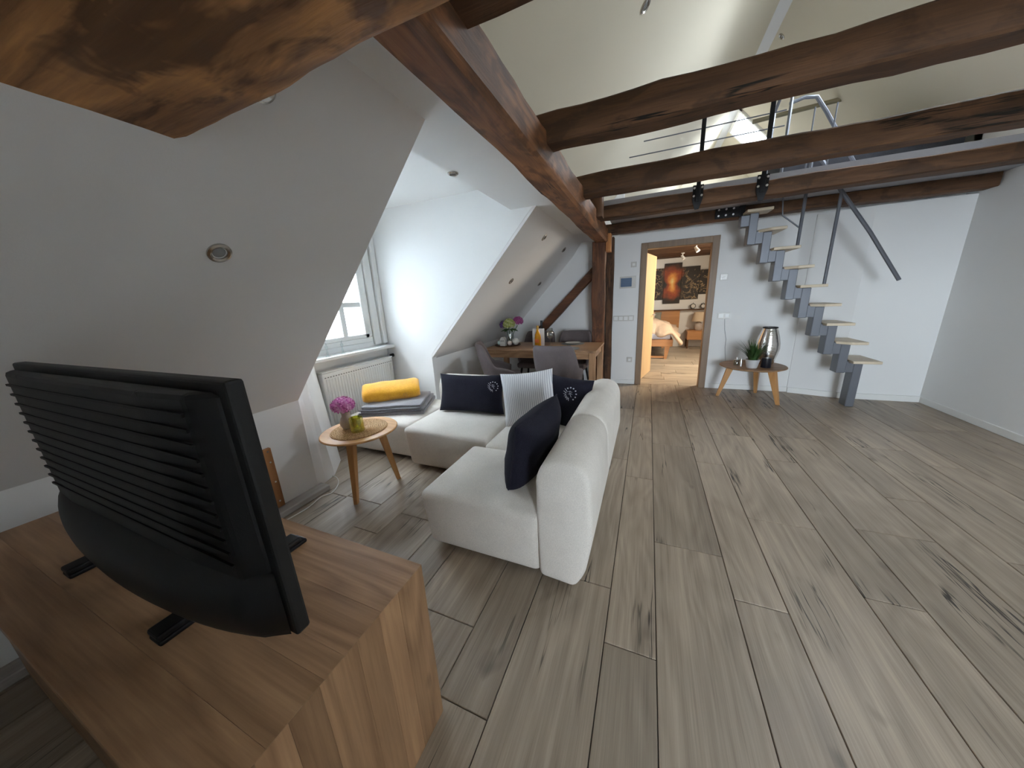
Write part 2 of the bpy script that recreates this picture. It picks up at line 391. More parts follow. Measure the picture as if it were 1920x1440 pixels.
# right wall, rear wall with big windows, upper slopes with far and added near roof windows, gables
st('wall_right', MB().box(RW, RW + .1, YB, BY + .1, -.01, zr(RW) + .05), M['white'])
st('wall_right_loft', MB().box(RW, RW + .1, BY, GY, 2.2, zr(RW) + .05), M['cream'])
RWX0, RWX1 = 0.0, 2.4
def gable(name, y0, y1, zb, mat, hole=None):
    mb = MB(); top = lambda x: (zs(x) if x < RX else zr(x)) + .1
    xs = [KX - .1, -1.0, -.3, .9, RX, 2.7, RW + .05]
    for a, b in zip(xs, xs[1:]):
        lo = zb
        if hole and a >= hole[0] and b <= hole[1]:
            mb.prism([(0, a), (0, b), (hole[2], b), (hole[2], a)], 1, y0, y1); lo = hole[3]
        if top(a) > lo + .01 or top(b) > lo + .01: mb.prism([(lo, a), (lo, b), (max(top(b), lo + .005), b), (max(top(a), lo + .005), a)], 1, y0, y1)
    st(name, mb, mat)
gable('wall_rear', YB - .1, YB, 0, M['white'], (.9, 2.7, .4, 2.25))
mb = MB()
for q in ((.9, 2.7, .4, .46), (.9, 2.7, 2.19, 2.25), (.9, .96, .46, 2.19), (2.64, 2.7, .46, 2.19), (1.77, 1.83, .46, 2.19)): mb.box(q[0], q[1], YB - .07, YB - .03, q[2], q[3])
wn = st('window_5', mb, M['trim']); st('window_pane', MB().box(.92, 2.68, YB - .055, YB - .05, .42, 2.23), M['glass'], wn)
mb = MB(); mb.prism([(0, KX - .1), (0, .75), (zs(.75) + .03, .75), (zs(KX - .1) + .03, KX - .1)], 1, -1.1, -1.0); st('wall_light_blocker', mb, M['white'])  # unseen wall added to keep rear window light off the near slope
gable('wall_gable', GY, GY + .1, 2.2, M['cream'])
UX = -.56
st('ceiling_slope_upper', slab([(-.985, YB, zs(-.985)), (-.985, GY, zs(-.985)), (RX, GY, RZ), (RX, YB, RZ)], N), M['cream'])
sky = [(3.45, 4.5, 1.95, 2.5), (8.03, 8.93, 1.36, 2.3)]  # first opening is unseen, added to light the far part of the room
def rslab(mb, y0, y1, x0, x1):
    p = [(x0, y0, zr(x0)), (x1, y0, zr(x1)), (x1, y1, zr(x1)), (x0, y1, zr(x0))]
    b = slab(p, (SL, 0, 1), .05); m = bpy.data.meshes.new('t'); b.bm.to_mesh(m); mb.bm.from_mesh(m); b.bm.free()
mb = MB(); ys = [YB]
for y0, y1, x0, x1 in sky:
    rslab(mb, ys[-1], y0, RX, RW + .05); rslab(mb, y0, y1, RX, x0); rslab(mb, y0, y1, x1, RW + .05); ys.append(y1)
rslab(mb, ys[-1], GY, RX, RW + .05)
st('ceiling_slope_right', mb, M['cream'])
k = 2
for y0, y1, x0, x1 in sky:
    mb = MB(); nn = Vector((SL, 0, 1)).normalized()
    def bar(ya, yb2, xa, xb2, h0=-.03, h1=.14):
        p = [Vector((xa, ya, zr(xa))), Vector((xb2, ya, zr(xb2))), Vector((xb2, yb2, zr(xb2))), Vector((xa, yb2, zr(xa)))]
        mb._add([q + nn * h0 for q in p] + [q + nn * h1 for q in p], [(0, 1, 2, 3), (7, 6, 5, 4), (0, 4, 5, 1), (1, 5, 6, 2), (2, 6, 7, 3), (3, 7, 4, 0)])
    f = .05
    bar(y0, y0 + f, x0, x1); bar(y1 - f, y1, x0, x1); bar(y0, y1, x0, x0 + f * .7); bar(y0, y1, x1 - f * .7, x1)
    wn = st('window_%d' % k, mb, M['trim']); k += 1
    mb = MB(); p = [(x0, y0, zr(x0)), (x1, y0, zr(x1)), (x1, y1, zr(x1)), (x0, y1, zr(x0))]; mb.quad(*[Vector(q) + nn * .1 for q in p])
    st('window_pane', mb, M['glass'], wn)
# white boxed ridge strip and lath of the loft window reveal
st('trim_2', slab([(RX - .07, 3.0, RZ - .075), (RX + .07, 3.0, RZ - .075), (RX + .07, GY, RZ - .075), (RX - .07, GY, RZ - .075)], (0, 0, 1), .06), M['white'])
# loft floor slab, bedroom box
st('floor_loft', MB().box(-.52, RW, 3.94, GY, 2.33, 2.386), plain('grey_loft_edge', srgb(160, 160, 166), .6))
st('wall_bedroom', MB().box(-1.4, 2.2, 9.36, 9.46, 0, 2.33), M['white'])
st('wall_bedroom_left', MB().box(-1.4, -1.3, BY + .1, 9.36, 0, 2.33), M['white'])
st('wall_bedroom_right', MB().box(2.1, 2.2, BY + .1, 9.36, 0, 2.33), M['white'])
bc = st('ceiling_bedroom', MB().box(-1.3, 2.1, BY + .1, 9.36, 2.25, 2.33), M['oldx'])
for i in range(9):
    y = BY + .3 + i * .44
    build('plank', MB().box(-1.3, 2.1, y - .2, y + .2, 2.2 + .008 * (i % 2), 2.25), M['oldx'], bc)
# skirting boards
def base(name, x0, x1, y0, y1, h=.07): st(name, MB().box(x0, x1, y0, y1, 0, h, .004, 1), M['trim'])
base('baseboard_back_1', -.5, DX0 - .09, BY - .014, BY); base('baseboard_back_2', DX1 + .085, 1.8, BY - .014, BY)
st('baseboard_corner', MB().prism([(1.80, BY - .02), (1.80, BY - .035), (2.25, BY - .185), (RW, BY - .185), (RW, BY - .165), (2.25, BY - .165)], 2, 0, .07), M['trim'])
st('baseboard_left', MB().box(KX, KX + .1, YB, DY0 + .03, 0, .045, .006, 1), wood('white_worn_skirting', srgb(190, 184, 178), srgb(150, 142, 136), 1, .6, 14, .8, 0, .0, 0, .2, .2))
base('baseboard_knee', KX, KX + .015, DY1, BY); base('baseboard_right', RW - .015, RW, YB, BY - .19)

# ------------------------------------------------------------------ dormer window
wn = bpy.data.objects.new('window_1', None); COL.objects.link(wn); wn.location = (WX, 2.28, GZ0); wn['kind'] = 'structure'; ORG[wn.name] = Vector((WX, 2.28, GZ0))
F0, F1 = WX - .06, WX + .015
mb = MB().box(F0, F1, GW0, GW1, GZ0, GZ0 + .06, .006, 1).box(F0, F1, GW0, GW1, GZ1 - .06, GZ1, .006, 1).box(F0, F1, GW0, GW0 + .06, GZ0 + .06, GZ1 - .06, .006, 1).box(F0, F1, GW1 - .06, GW1, GZ0 + .06, GZ1 - .06, .006, 1)
build('window_frame', mb, M['trim'], wn)
mb = MB(); a0, a1, c0, c1 = GW0 + .06, GW1 - .06, GZ0 + .06, GZ1 - .06
mb.box(F0 + .01, F1 + .012, a0, a1, c0, c0 + .045, .005, 1).box(F0 + .01, F1 + .012, a0, a1, c1 - .045, c1, .005, 1).box(F0 + .01, F1 + .012, a0, a0 + .045, c0, c1, .005, 1).box(F0 + .01, F1 + .012, a1 - .05, a1, c0, c1, .005, 1)
build('sash', mb, M['trim'], wn)
for y in (2.02, 2.485): build('glazing_bar', MB().box(F0 + .005, F1 + .004, y, y + .066, c0 + .045, c1 - .045, .005, 1), M['trim'], wn)
build('glazing_bar', MB().box(F0 + .012, F1 - .005, a0 + .045, a1 - .05, 1.408, 1.464, .005, 1), M['trim'], wn)
ybars = [a0 + .04, 2.02, 2.075, 2.49, 2.545, a1 - .045]
for i in range(0, 6, 2):
    for z0, z1 in ((c0 + .04, 1.416), (1.456, c1 - .04)): build('window_pane', MB().box(F0 + .03, F0 + .036, ybars[i], ybars[i + 1], z0, z1), M['glass'], wn)
build('window_casing', MB().box(WX, WX + .03, GW1 + .01, 3.0, .96, 2.3, .008, 2).box(WX, WX + .055, 3.015, DY1 - .004, .96, 2.3, .012, 2).box(WX, WX + .03, DY0 + .05, GW0 - .01, .96, 2.3, .008, 2).box(WX, WX + .03, DY0 + .05, DY1 - .004, 2.14, 2.3, .008, 2), M['trim'], wn)
build('window_sill', MB().box(WX - .01, -2.885, DY0, 3.07, .905, .94, .008, 2), M['trim'], wn)
build('sill_apron', MB().box(WX, WX + .03, DY0, 3.07, .82, .905), M['trim'], wn)
# radiator
ra = thing('radiator', (-2.95, 2.55, .1), 'white ribbed panel radiator below the dormer window sill', 'radiator')
build('panel', MB().box(-3.0, -2.925, 2.075, 3.03, .10, .785, .01, 2), M['trim'], ra)
mb = MB()
for i in range(28):
    y = 2.10 + i * .0332; mb.prism([(y, -2.926), (y + .008, -2.917), (y + .017, -2.917), (y + .025, -2.926)][::-1] if False else [(-2.926, y), (-2.917, y + .008), (-2.917, y + .017), (-2.926, y + .025)], 2, .13, .72)
build('ribs', mb, M['trim'], ra)
mb = MB()
for i in range(30): y = 2.095 + i * .031; mb.box(-2.926, -2.9225, y, y + .014, .735, .744)
build('vent_slots', mb, plain('vent_grey', srgb(120, 118, 114), .8), ra)
build('top_grille', MB().box(-3.0, -2.92, 2.07, 3.035, .785, .80, .004, 1), M['trim'], ra)
build('valve_knob', MB().tube([(-2.95, 3.035, .80), (-2.935, 3.075, .805)], .022, 12), M['black'], ra, label='dark round thermostat knob')

# ------------------------------------------------------------------ old timbers
def timber(name, a, b, w, h, mat, label, amp=.008, seg=.12, up=(0, 0, 1), cat='beam', seed=0, rnd=.12, parent=None, taper=None):
    """hewn beam: a rounded rectangle swept from a to b, the skin worn uneven"""
    a, b = Vector(a), Vector(b); d = (b - a); L = d.length; d.normalize(); u = Vector(up); u = (u - d * u.dot(d)).normalized(); q = d.cross(u)
    n = max(2, int(L / seg)); prof = []
    e = rnd
    for cx, cy, sx, sy in ((1, 1, 1, 0), (-1, 1, 0, 1), (-1, -1, -1, 0), (1, -1, 0, -1)): pass
    k = 5
    cs = [(1, -1), (1, 1), (-1, 1), (-1, -1)]
    for i in range(4):
        p, r = Vector(cs[i]), Vector(cs[(i + 1) % 4]); t0, t1 = e / 2, 1 - e / 2
        for j in range(k): prof.append(p.lerp(r, t0 + (t1 - t0) * j / (k - 1)))
    mb = MB(); rings = []
    for i in range(n + 1):
        c = a + d * L * i / n; ring = []
        for p in prof:
            ww = w / 2; hh = h / 2
            base_ = c + q * p.x * ww + u * p.y * hh
            dirn = (q * p.x + u * p.y).normalized()
            nz = noise.noise(Vector((base_.x * 2.2 + seed, base_.y * 2.2, base_.z * 2.2 + seed * 3))) * amp * 1.6 + noise.noise(base_ * 9 + Vector((seed, 0, 0))) * amp * .7
            ring.append(mb.bm.verts.new(base_ + dirn * nz))
        rings.append(ring)
    m = len(prof)
    for r0, r1 in zip(rings, rings[1:]):
        for j in range(m): mb.bm.faces.new((r0[j], r0[(j + 1) % m], r1[(j + 1) % m], r1[j]))
    mb.bm.faces.new(rings[0][::-1]); mb.bm.faces.new(rings[-1])
    o = build(name, mb, mat, parent, smooth=True)
    if parent is None: tag(o, label, cat)
    return o
timber('purlin', (-.645, -1.2, 2.195), (-.645, 5.02, 2.195), .175, .20, M['purlin'], 'long orange brown purlin running lengthwise under the flat ceiling', .007, seed=1, rnd=.22)
def cross(yfar, th, zt, label, seed, x0=-.70, x1=2.98, mat='oldx', zb=2.21):
    timber('tie_beam', (x0, yfar - th / 2, (zb + zt) / 2), (x1, yfar - th / 2, (zb + zt) / 2), th, zt - zb, M[mat], label, .009, seed=seed)
cross(1.10, .16, 2.36, 'dark tie beam at the top of the view, nearest the camera right of the purlin', 3, -.58)
cross(2.075, .14, 2.355, 'thick dark tie beam, first full one from the camera, above the floor', 5, -.62)
cross(3.135, .14, 2.37, 'dark tie beam in front of the black loft railing posts', 8, -.62)
cross(4.095, .17, 2.34, 'dark tie beam carrying the loft edge, bolted to the railing posts', 11, -.66)
cross(5.05, .17, 2.33, 'darkest tie beam, lying along the top of the back wall', 14, -.60)
timber('near_beam', (-1.5, .475, 2.0), (-.25, .44, 2.0), .37, .20, M['nearb'], 'massive worn yellow brown beam crossing the upper left corner', .008, .04, seed=21, rnd=.14)
timber('post', (-.675, 4.93, -.0), (-.675, 4.93, 2.12), .17, .19, M['postw'], 'upright orange brown timber post beside the dining table', .012, up=(0, 1, 0), cat='post', seed=31)
timber('wall_post', (-.55, 5.19, 0), (-.55, 5.19, 2.2), .09, .12, M['oldz'], 'dark narrow timber post against the back wall behind the main post', .006, up=(0, 1, 0), cat='post', seed=35)
timber('timber_block', (-.555, 4.93, 1.98), (-.555, 4.93, 2.21), .07, .15, wood('sunlit_block_tint', srgb(214, 150, 90), srgb(160, 98, 54), 2, .5, 9, .8, 0, 0, 0, .3, .4), 'short timber block at the top of the post, coloured as if sunlit', .003, up=(0, 1, 0), cat='timber block', seed=37)  # light orange puts sunlight into the block's colour
timber('stub_post', (-.60, 3.83, 2.20), (-.60, 3.83, 2.50), .20, .16, M['oldz'], 'short upright timber stub between the loft tie beams', .006, up=(0, 1, 0), cat='post', seed=39)
timber('diagonal_brace', (-2.02, 5.18, .50), (-.70, 5.14, 1.83), .12, .13, wood('brace_timber', srgb(116, 72, 44), srgb(60, 36, 22), 0, .6, 9, 2, 0, .6, .5, .4, .7), 'diagonal dark timber brace rising from behind the dining table to the post', .006, up=(0, 1, 0), cat='brace', seed=41)

# ------------------------------------------------------------------ recessed spotlights
def spot(x, y, plane, label, r=.041):
    z = zs(x) if plane == 's' else CZ
    nrm = Vector((SL, 0, -1)).normalized() if plane == 's' else Vector((0, 0, -1))
    if plane == 'r': z = zr(x); nrm = Vector((-SL, 0, -1)).normalized()
    if plane == 's2': z = zs(x); nrm = Vector((SL, 0, -1)).normalized()
    t = thing('recessed_spotlight', Vector((x, y, z)), label, 'spotlight', 'recessed ceiling spotlights')
    t.rotation_euler = nrm.to_track_quat('Z', 'Y').to_euler()
    build('ring', MB().lathe([(r * .62, -.001), (r * .62, .006), (r * .8, .010), (r, .006), (r * 1.02, -.002)], n=24), M['chrome'], t, smooth=True, local=True)
    build('lamp', MB().lathe([(0, .004), (r * .3, .004), (r * .5, .001), (r * .62, -.002)], n=20), M['lens'], t, smooth=True, local=True)
spot(-1.145, 3.794, 's', 'round spotlight in the far slope, upper one nearer the camera')
spot(-1.565, 3.757, 's', 'round spotlight in the far slope, lower one nearer the camera')
spot(-1.569, 4.90, 's', 'round spotlight in the far slope, lower one near the back wall')
spot(-1.16, 4.80, 's', 'round spotlight at the recess edge of the far slope near the back wall')
spot(-.12, 2.728, 's', 'round spotlight in the high slope above the first tie beam')
spot(-1.143, .808, 's', 'spotlight half hidden behind the worn beam at upper left')
spot(-1.555, .79, 's', 'round spotlight in the near slope above the television')
spot(-1.235, 2.06, 'c', 'spotlight at the edge of the flat ceiling beside the dormer', .035)
spot(1.407, 6.14, 'r', 'spotlight in the loft slope right of the ridge')

# ------------------------------------------------------------------ door and back wall fittings
dr = bpy.data.objects.new('door_1', None); COL.objects.link(dr); dr.location = (.35, BY, 0); dr['kind'] = 'structure'; ORG[dr.name] = Vector((.35, BY, 0))
c = .085
for nm, y0, y1 in (('door_casing', BY - .025, BY), ('door_casing', BY + .1, BY + .12)):
    build(nm, MB().box(DX0 - c, DX0, y0, y1, 0, DZ + c, .004, 1).box(DX1, DX1 + c, y0, y1, 0, DZ + c, .004, 1).box(DX0, DX1, y0, y1, DZ, DZ + c, .004, 1), M['doorframe'], dr)
build('door_jamb', MB().box(DX0 - .03, DX0, BY - .02, BY + .115, 0, DZ + .03).box(DX1, DX1 + .03, BY - .02, BY + .115, 0, DZ + .03).box(DX0 - .03, DX1 + .03, BY - .02, BY + .115, DZ, DZ + .03), M['doorframe'], dr)
lf = build('door_leaf', MB().box(0, .86, 0, .04, .008, 1.985, .003, 1), M['doorleaf'], dr, local=True, label='light oak door leaf standing open into the bedroom')
lf.location = Vector((DX0 - .035, BY + .13, 0)) - org(dr); lf.rotation_euler = (0, 0, math.radians(78))
hd = build('door_handle', MB().tube([(.79, 0, 1.03), (.79, -.05, 1.03), (.68, -.055, 1.03)], .009, 8), M['steel'], lf, local=True)
def plate(name, x, z, w, h, label, cat, kids=(), y=BY, group=None):
    t = thing(name, (x, y, z), label, cat, group)
    build('plate', MB().box(x - w / 2, x + w / 2, y - .011, y, z - h / 2, z + h / 2, .003, 1), M['porc'], t)
    for kn, kx, kz, kw, kh, km in kids: build(kn, MB().box(x + kx - kw / 2, x + kx + kw / 2, y - .016, y - .010, z + kz - kh / 2, z + kz + kh / 2, .002, 1), M[km], t)
    return t
plate('thermostat_display', -.305, 1.567, .225, .17, 'grey wall panel with dark display left of the door', 'control panel', (('screen', -.02, 0, .155, .125, 'display'),))
plate('wall_sensor', -.229, 1.813, .075, .075, 'small square white wall sensor above the display panel', 'sensor', (('sensor_dome', 0, 0, .035, .035, 'trim'),))
plate('switch_panel', -.345, 1.04, .30, .08, 'four gang white switch row left of the door', 'switch', [('rocker', -.11 + .073 * i, 0, .055, .055, 'trim') for i in range(4)])
plate('wall_socket', -.232, .395, .08, .08, 'white wall socket low left of the door', 'socket', (('socket_insert', 0, 0, .04, .04, 'trim'),))
plate('wall_sensor', .918, 1.557, .085, .08, 'square white wall sensor right of the door at head height', 'sensor', (('sensor_dome', 0, 0, .03, .02, 'trim'),))
plate('switch_panel', .97, 1.042, .15, .08, 'double white switch and socket right of the door', 'switch', (('rocker', -.037, 0, .055, .055, 'trim'), ('socket_insert', .037, 0, .045, .045, 'trim')))
tag(build('cable', MB().tube([(.985, BY - .012, 1.0), (1.0, BY - .012, .85), (1.03, BY - .01, .72), (1.03, BY - .01, .6), (1.05, BY - .01, .45), (1.06, BY - .012, .3)], .0025, 5), plain('pale_cable', srgb(150, 150, 152), .5)), 'thin pale cable hanging from the switch right of the door', 'cable')

# ------------------------------------------------------------------ sofa modules
def plump(mb, amp=.012, zlim=.3):
    for v in mb.bm.verts:
        v.co += Vector((noise.noise(v.co * 3), noise.noise(v.co * 3 + Vector((9, 0, 0))), noise.noise(v.co * 3 + Vector((0, 9, 0))))) * amp * .5
    return mb
def seat(x0, x1, y0, y1, z1=.385, front='y', r=.042):
    nx = ny = 10; mb = MB()
    b = bmesh.new(); bmesh.ops.create_cube(b, size=1)
    for v in b.verts:
        v.co = Vector(((x0 + x1) / 2 + v.co.x * (x1 - x0), (y0 + y1) / 2 + v.co.y * (y1 - y0), .03 + (v.co.z + .5) * (z1 - .03)))
        if v.co.z < .1:
            v.co.y += .03 if v.co.y < (y0 + y1) / 2 else -.01
            v.co.x += .02 if v.co.x < (x0 + x1) / 2 else -.01
    bmesh.ops.subdivide_edges(b, edges=b.edges[:], cuts=3, use_grid_fill=True)
    sharp = [e for e in b.edges if len(e.link_faces) == 2 and e.calc_face_angle(0) > .6]
    bmesh.ops.bevel(b, geom=sharp, offset=r, segments=5, profile=.5, affect='EDGES')
    cx, cy = (x0 + x1) / 2, (y0 + y1) / 2
    for v in b.verts:
        if v.co.z > z1 - .002:
            u = 1 - ((v.co.x - cx) / ((x1 - x0) / 2)) ** 2; w_ = 1 - ((v.co.y - cy) / ((y1 - y0) / 2)) ** 2
            v.co.z += .018 * max(0, u) * max(0, w_)
    mb.merge(b); return mb
def plinth(x0, x1, y0, y1): return MB().box(x0 + .09, x1 - .06, y0 + .09, y1 - .06, 0, .04)
# backrest cross-section, outer face at x = 0 side
def back_y(xo, y0, y1):       # runs along y, outer side at xo (right), 0.25 thick
    poly = [(xo - .255, .05), (xo - .075, .035), (xo - .03, .12), (xo + .005, .32), (xo - .005, .60), (xo - .03, .665), (xo - .085, .70), (xo - .17, .70), (xo - .23, .672), (xo - .262, .60), (xo - .262, .30)]
    mb = MB(); mb.prism(poly, 1, y0, y1) if False else mb.prism([(z, x) for x, z in poly], 1, y0, y1, .028, 4); return mb
def back_x(yo, x0, x1):       # runs along x, outer side at yo (far)
    poly = [(yo - .255, .05), (yo - .075, .035), (yo - .03, .12), (yo + .005, .32), (yo - .005, .60), (yo - .03, .665), (yo - .085, .70), (yo - .17, .70), (yo - .23, .672), (yo - .262, .60), (yo - .262, .30)]
    return MB().prism(poly, 0, x0, x1, .028, 4)
XO, YO = -.180, 2.79
SG = 'light grey modular sofa units'
s1 = thing('sofa_unit', (-.66, 1.54, 0), 'light boucle sofa unit nearest the camera with dark pillow on it', 'sofa', SG)
build('seat', seat(-1.145, -.425, 1.225, 1.865), M['sofa'], s1, smooth=True)
build('backrest', back_y(XO, 1.225, 1.862), M['sofa'], s1, smooth=True)
build('plinth', plinth(-1.14, -.22, 1.25, 1.86), M['marble'], s1)
s2 = thing('sofa_unit', (-.62, 2.33, 0), 'light boucle corner sofa unit with backrests on two sides under the striped pillow', 'sofa', SG)
build('seat', seat(-1.065, -.425, 1.868, YO - .24), M['sofa'], s2, smooth=True)
bk = build('backrest', back_y(XO, 1.868, YO), M['sofa'], s2, smooth=True)
build('backrest', back_x(YO, -1.062, XO - .1), M['sofa'], s2, smooth=True)
build('plinth', plinth(-1.06, -.22, 1.87, YO), M['marble'], s2)
s3 = thing('sofa_unit', (-1.48, 2.38, 0), 'light boucle middle sofa unit with long navy pillow against its backrest', 'sofa', SG)
build('seat', seat(-1.90, -1.068, 1.955, YO - .24), M['sofa'], s3, smooth=True)
build('backrest', back_x(YO, -1.90, -1.066), M['sofa'], s3, smooth=True)
build('plinth', plinth(-1.89, -1.07, 1.97, YO), M['marble'], s3)
s4 = thing('ottoman', (-2.3, 2.45, 0), 'light boucle backless sofa end unit carrying folded blankets, beside the radiator', 'sofa', SG)
build('seat', seat(-2.72, -1.91, 2.05, YO + .02, .37), M['sofa'], s4, smooth=True)
build('plinth', plinth(-2.70, -1.92, 2.06, YO), M['marble'], s4)

# pillows
def pil_pt(u, v, w, h, t, side, pinch):
    x = w / 2 * u * (1 - pinch * (1 - v * v)); z = h / 2 * v * (1 - pinch * (1 - u * u))
    y = side * t / 2 * max(0, (1 - u ** 4) * (1 - v ** 4)) ** .55
    return Vector((x, y, z))
def pillow(name, w, h, t, mat, label, mtx, pinch=.06, wrk=.006, seed=0, emblem=None, piping=False, bend=0):
    th = thing(name, mtx.to_translation(), label, 'pillow'); th.rotation_euler = mtx.to_euler()
    n = 22; mb = MB()
    for side in (1, -1):
        def fn(a, b):
            u, v = a * 2 - 1, b * 2 - 1; u = math.sin(u * PI / 2); v = math.sin(v * PI / 2)
            p = pil_pt(u, v, w, h, t, side, pinch); e = (1 - u ** 4) * (1 - v ** 4)
            k = noise.noise(Vector((p.x * 7 + seed, p.z * 7, side * 3))) * wrk * e + abs(noise.noise(Vector((p.x * 3 + p.z * 9 + seed, p.z * 2, 0)))) * wrk * .8 * e
            p.y += k + bend * u * u; return p
        mb.grid(fn, n, n)
    build('cover', mb, mat, th, smooth='all', local=True, doubles=True)
    if piping:
        pts = []
        for i in range(48):
            a = i / 48 * 4; sgm = int(a); f = (a - sgm) * 2 - 1; f = math.sin(f * PI / 2)
            u, v = [(f, -1), (1, f), (-f, 1), (-1, -f)][sgm]
            p = pil_pt(u, v, w, h, t, 1, pinch); p.y += bend * u * u; pts.append(p)
        build('piping', MB().tube(pts + pts[:1], .006, 6, False), mat, th, smooth=True, local=True)
    if emblem:
        ex, ez, r, em = emblem
        mb = MB()
        def P(x, z, d=.0):
            u = max(-1, min(1, (ex + x) / (w / 2))); v = max(-1, min(1, (ez + z) / (h / 2)))
            q = pil_pt(u, v, w, h, t, -1, pinch); return Vector((ex + x, q.y - .012 + bend * u * u, ez + z))
        def dot(x, z, rr):
            pts = [P(x + rr * math.cos(k * PI / 3), z + rr * math.sin(k * PI / 3)) for k in range(6)]; mb.tube([sum(pts, Vector()) / 6 + Vector((0, .006, 0)), sum(pts, Vector()) / 6 + Vector((0, -.001, 0))], rr, 7)
        def stroke(*ps, rr=.0016): mb.tube([P(*q) for q in ps], rr, 4)
        for i in range(7): a = math.radians(125 - i * 29); dot(r * math.cos(a), r * math.sin(a), r * .11)
        for i in range(6):
            a = math.radians(150 + i * 22); q = Vector((math.cos(a), math.sin(a)))
            stroke((r * .62 * q.x, r * .62 * q.y), (r * 1.08 * q.x - .004, r * 1.08 * q.y + .008)); stroke((r * .62 * q.x, r * .62 * q.y), (r * 1.0 * q.x + .006, r * 1.05 * q.y - .004))
        stroke((-r * .45, r * .25), (-r * .05, r * .45), (r * .3, r * .3)); stroke((-r * .1, r * .45), (r * .05, -r * .1), (r * .3, -r * .45)); stroke((-r * .3, -r * .05), (r * .1, r * .1), (r * .4, 0))
        build('embroidered_emblem', mb, M[em], th, local=True, label='silver embroidered emblem of dots and strokes')
    return th
def place(loc, rz, tilt, roll=0):      # front of a pillow is local -y; tilt leans it back
    return Matrix.Translation(loc) @ Matrix.Rotation(rz, 4, 'Z') @ Matrix.Rotation(tilt, 4, 'X') @ Matrix.Rotation(roll, 4, 'Y')
rad = math.radians
pillow('pillow', .68, .36, .15, M['navy'], 'long navy pillow with small emblem, leftmost on the sofa', place((-1.49, 2.47, .575), rad(2), rad(-14), rad(-1)), .08, .01, 3, (.255, .07, .042, 'embroid'))
t_ = NT('striped_cotton'); v_ = t_.n('ShaderNodeTexCoord').outputs['Object']; sx_ = t_.n('ShaderNodeSeparateXYZ'); t_.set(sx_.inputs[0], v_)
sw = t_.math('ADD', sx_.outputs[0], t_.math('MULTIPLY', t_.noise(v_, 14, 2), .006)); fr = t_.math('FRACT', t_.math('MULTIPLY', sw, 62))
t_.p(Base_Color=t_.ramp(fr, [(.12, srgb(150, 150, 160)), (.24, srgb(226, 226, 228)), (.92, srgb(226, 226, 228)), (1.0, srgb(150, 150, 160))]), Roughness=.95); t_.bump(t_.noise(v_, 200, 3), .3, .003)
pillow('pillow', .44, .44, .16, t_.m, 'white pillow with thin grey stripes, tilted on the corner unit', place((-.855, 2.30, .625), rad(6), rad(-12), rad(-7)), .07, .012, 5)
pillow('pillow', .42, .42, .15, M['navy'], 'dark navy pillow with emblem in the far sofa corner, behind the striped one', place((-.58, 2.43, .575), rad(-14), rad(-16), rad(3)), .07, .008, 8, (.065, .075, .05, 'embroid'))
pillow('pillow', .54, .42, .20, M['navy'], 'large dark navy pillow leaning on the near backrest, seen edge on', place((-.585, 1.64, .585), rad(-97), rad(-11), rad(2)), .07, .014, 11, None, True)

# blankets on the ottoman
gb = thing('folded_blanket', (-2.33, 2.42, .385), 'folded grey fleece blanket with dark hem lying on the sofa end unit', 'blanket')
def fold(z0, th, x0, x1, y0, y1, rz, seed):
    mb = MB(); L = 14; Wd = 8
    b = bmesh.new(); bmesh.ops.create_cube(b, size=1); bmesh.ops.subdivide_edges(b, edges=b.edges[:], cuts=6, use_grid_fill=True)
    sharp = [e for e in b.edges if len(e.link_faces) == 2 and e.calc_face_angle(0) > .6]
    for v in b.verts: v.co = Vector((v.co.x * (x1 - x0), v.co.y * (y1 - y0), (v.co.z + .5) * th))
    bmesh.ops.bevel(b, geom=sharp, offset=th * .42, segments=3, profile=.5, affect='EDGES', clamp_overlap=True)
    for v in b.verts:
        k = noise.noise(Vector((v.co.x * 5 + seed, v.co.y * 5, seed))) * .012; v.co.z += k * (v.co.z / th + .1); v.co.x += noise.noise(Vector((v.co.y * 4, seed, 0))) * .012; v.co.z += .02 * max(0, v.co.x / (x1 - x0)) if False else 0
    b.transform(Matrix.Translation(((x0 + x1) / 2, (y0 + y1) / 2, z0)) @ Matrix.Rotation(rz, 4, 'Z')); mb.merge(b); return mb
for i, (z0, th, dx, s_) in enumerate(((.376, .032, 0, 0), (.411, .026, .012, .02), (.440, .024, -.004, .035))):
    build('fold', fold(z0, th, -2.67 + dx + s_, -2.03 + dx - s_, 2.17 + s_, 2.71 - s_, rad(24), i * 4), M['grey'], gb, smooth=True)
mb = MB()
for i, (a, b_) in enumerate(((.405, .02), (.435, .018))):
    pts = [Vector((-2.35, 2.44, a)) + Matrix.Rotation(rad(24), 3, 'Z') @ Vector((x, -.275 + .008 * math.sin(x * 20 + i), b_ * .3)) for x in [-.3 + k * .05 for k in range(13)]]
    mb.tube(pts, .007, 6)
build('hem', mb, M['greyd'], gb, smooth=True)
yt = thing('rolled_towel', (-2.44, 2.52, .475), 'folded yellow fleece throw on top of the grey blanket', 'blanket')
mb = MB(); ang = rad(40)
prof = []
for k in range(28):
    a = 2 * PI * k / 28; ca, sa = math.cos(a), math.sin(a)
    prof.append((.13 * math.copysign(abs(ca) ** .7, ca), .076 * math.copysign(abs(sa) ** .75, sa)))
rings = []
for i in range(25):
    f = i / 24; x = (f - .5) * .56; sc = 1 if 1 < i < 23 else (.95 if i in (1, 23) else .82)
    ring = []
    for a, b_ in prof:
        p = Vector((x, a * sc, b_ * sc)); p += Vector((0, 1, 1)) * noise.noise(p * 9) * .007; ring.append(mb.bm.verts.new(p))
    rings.append(ring)
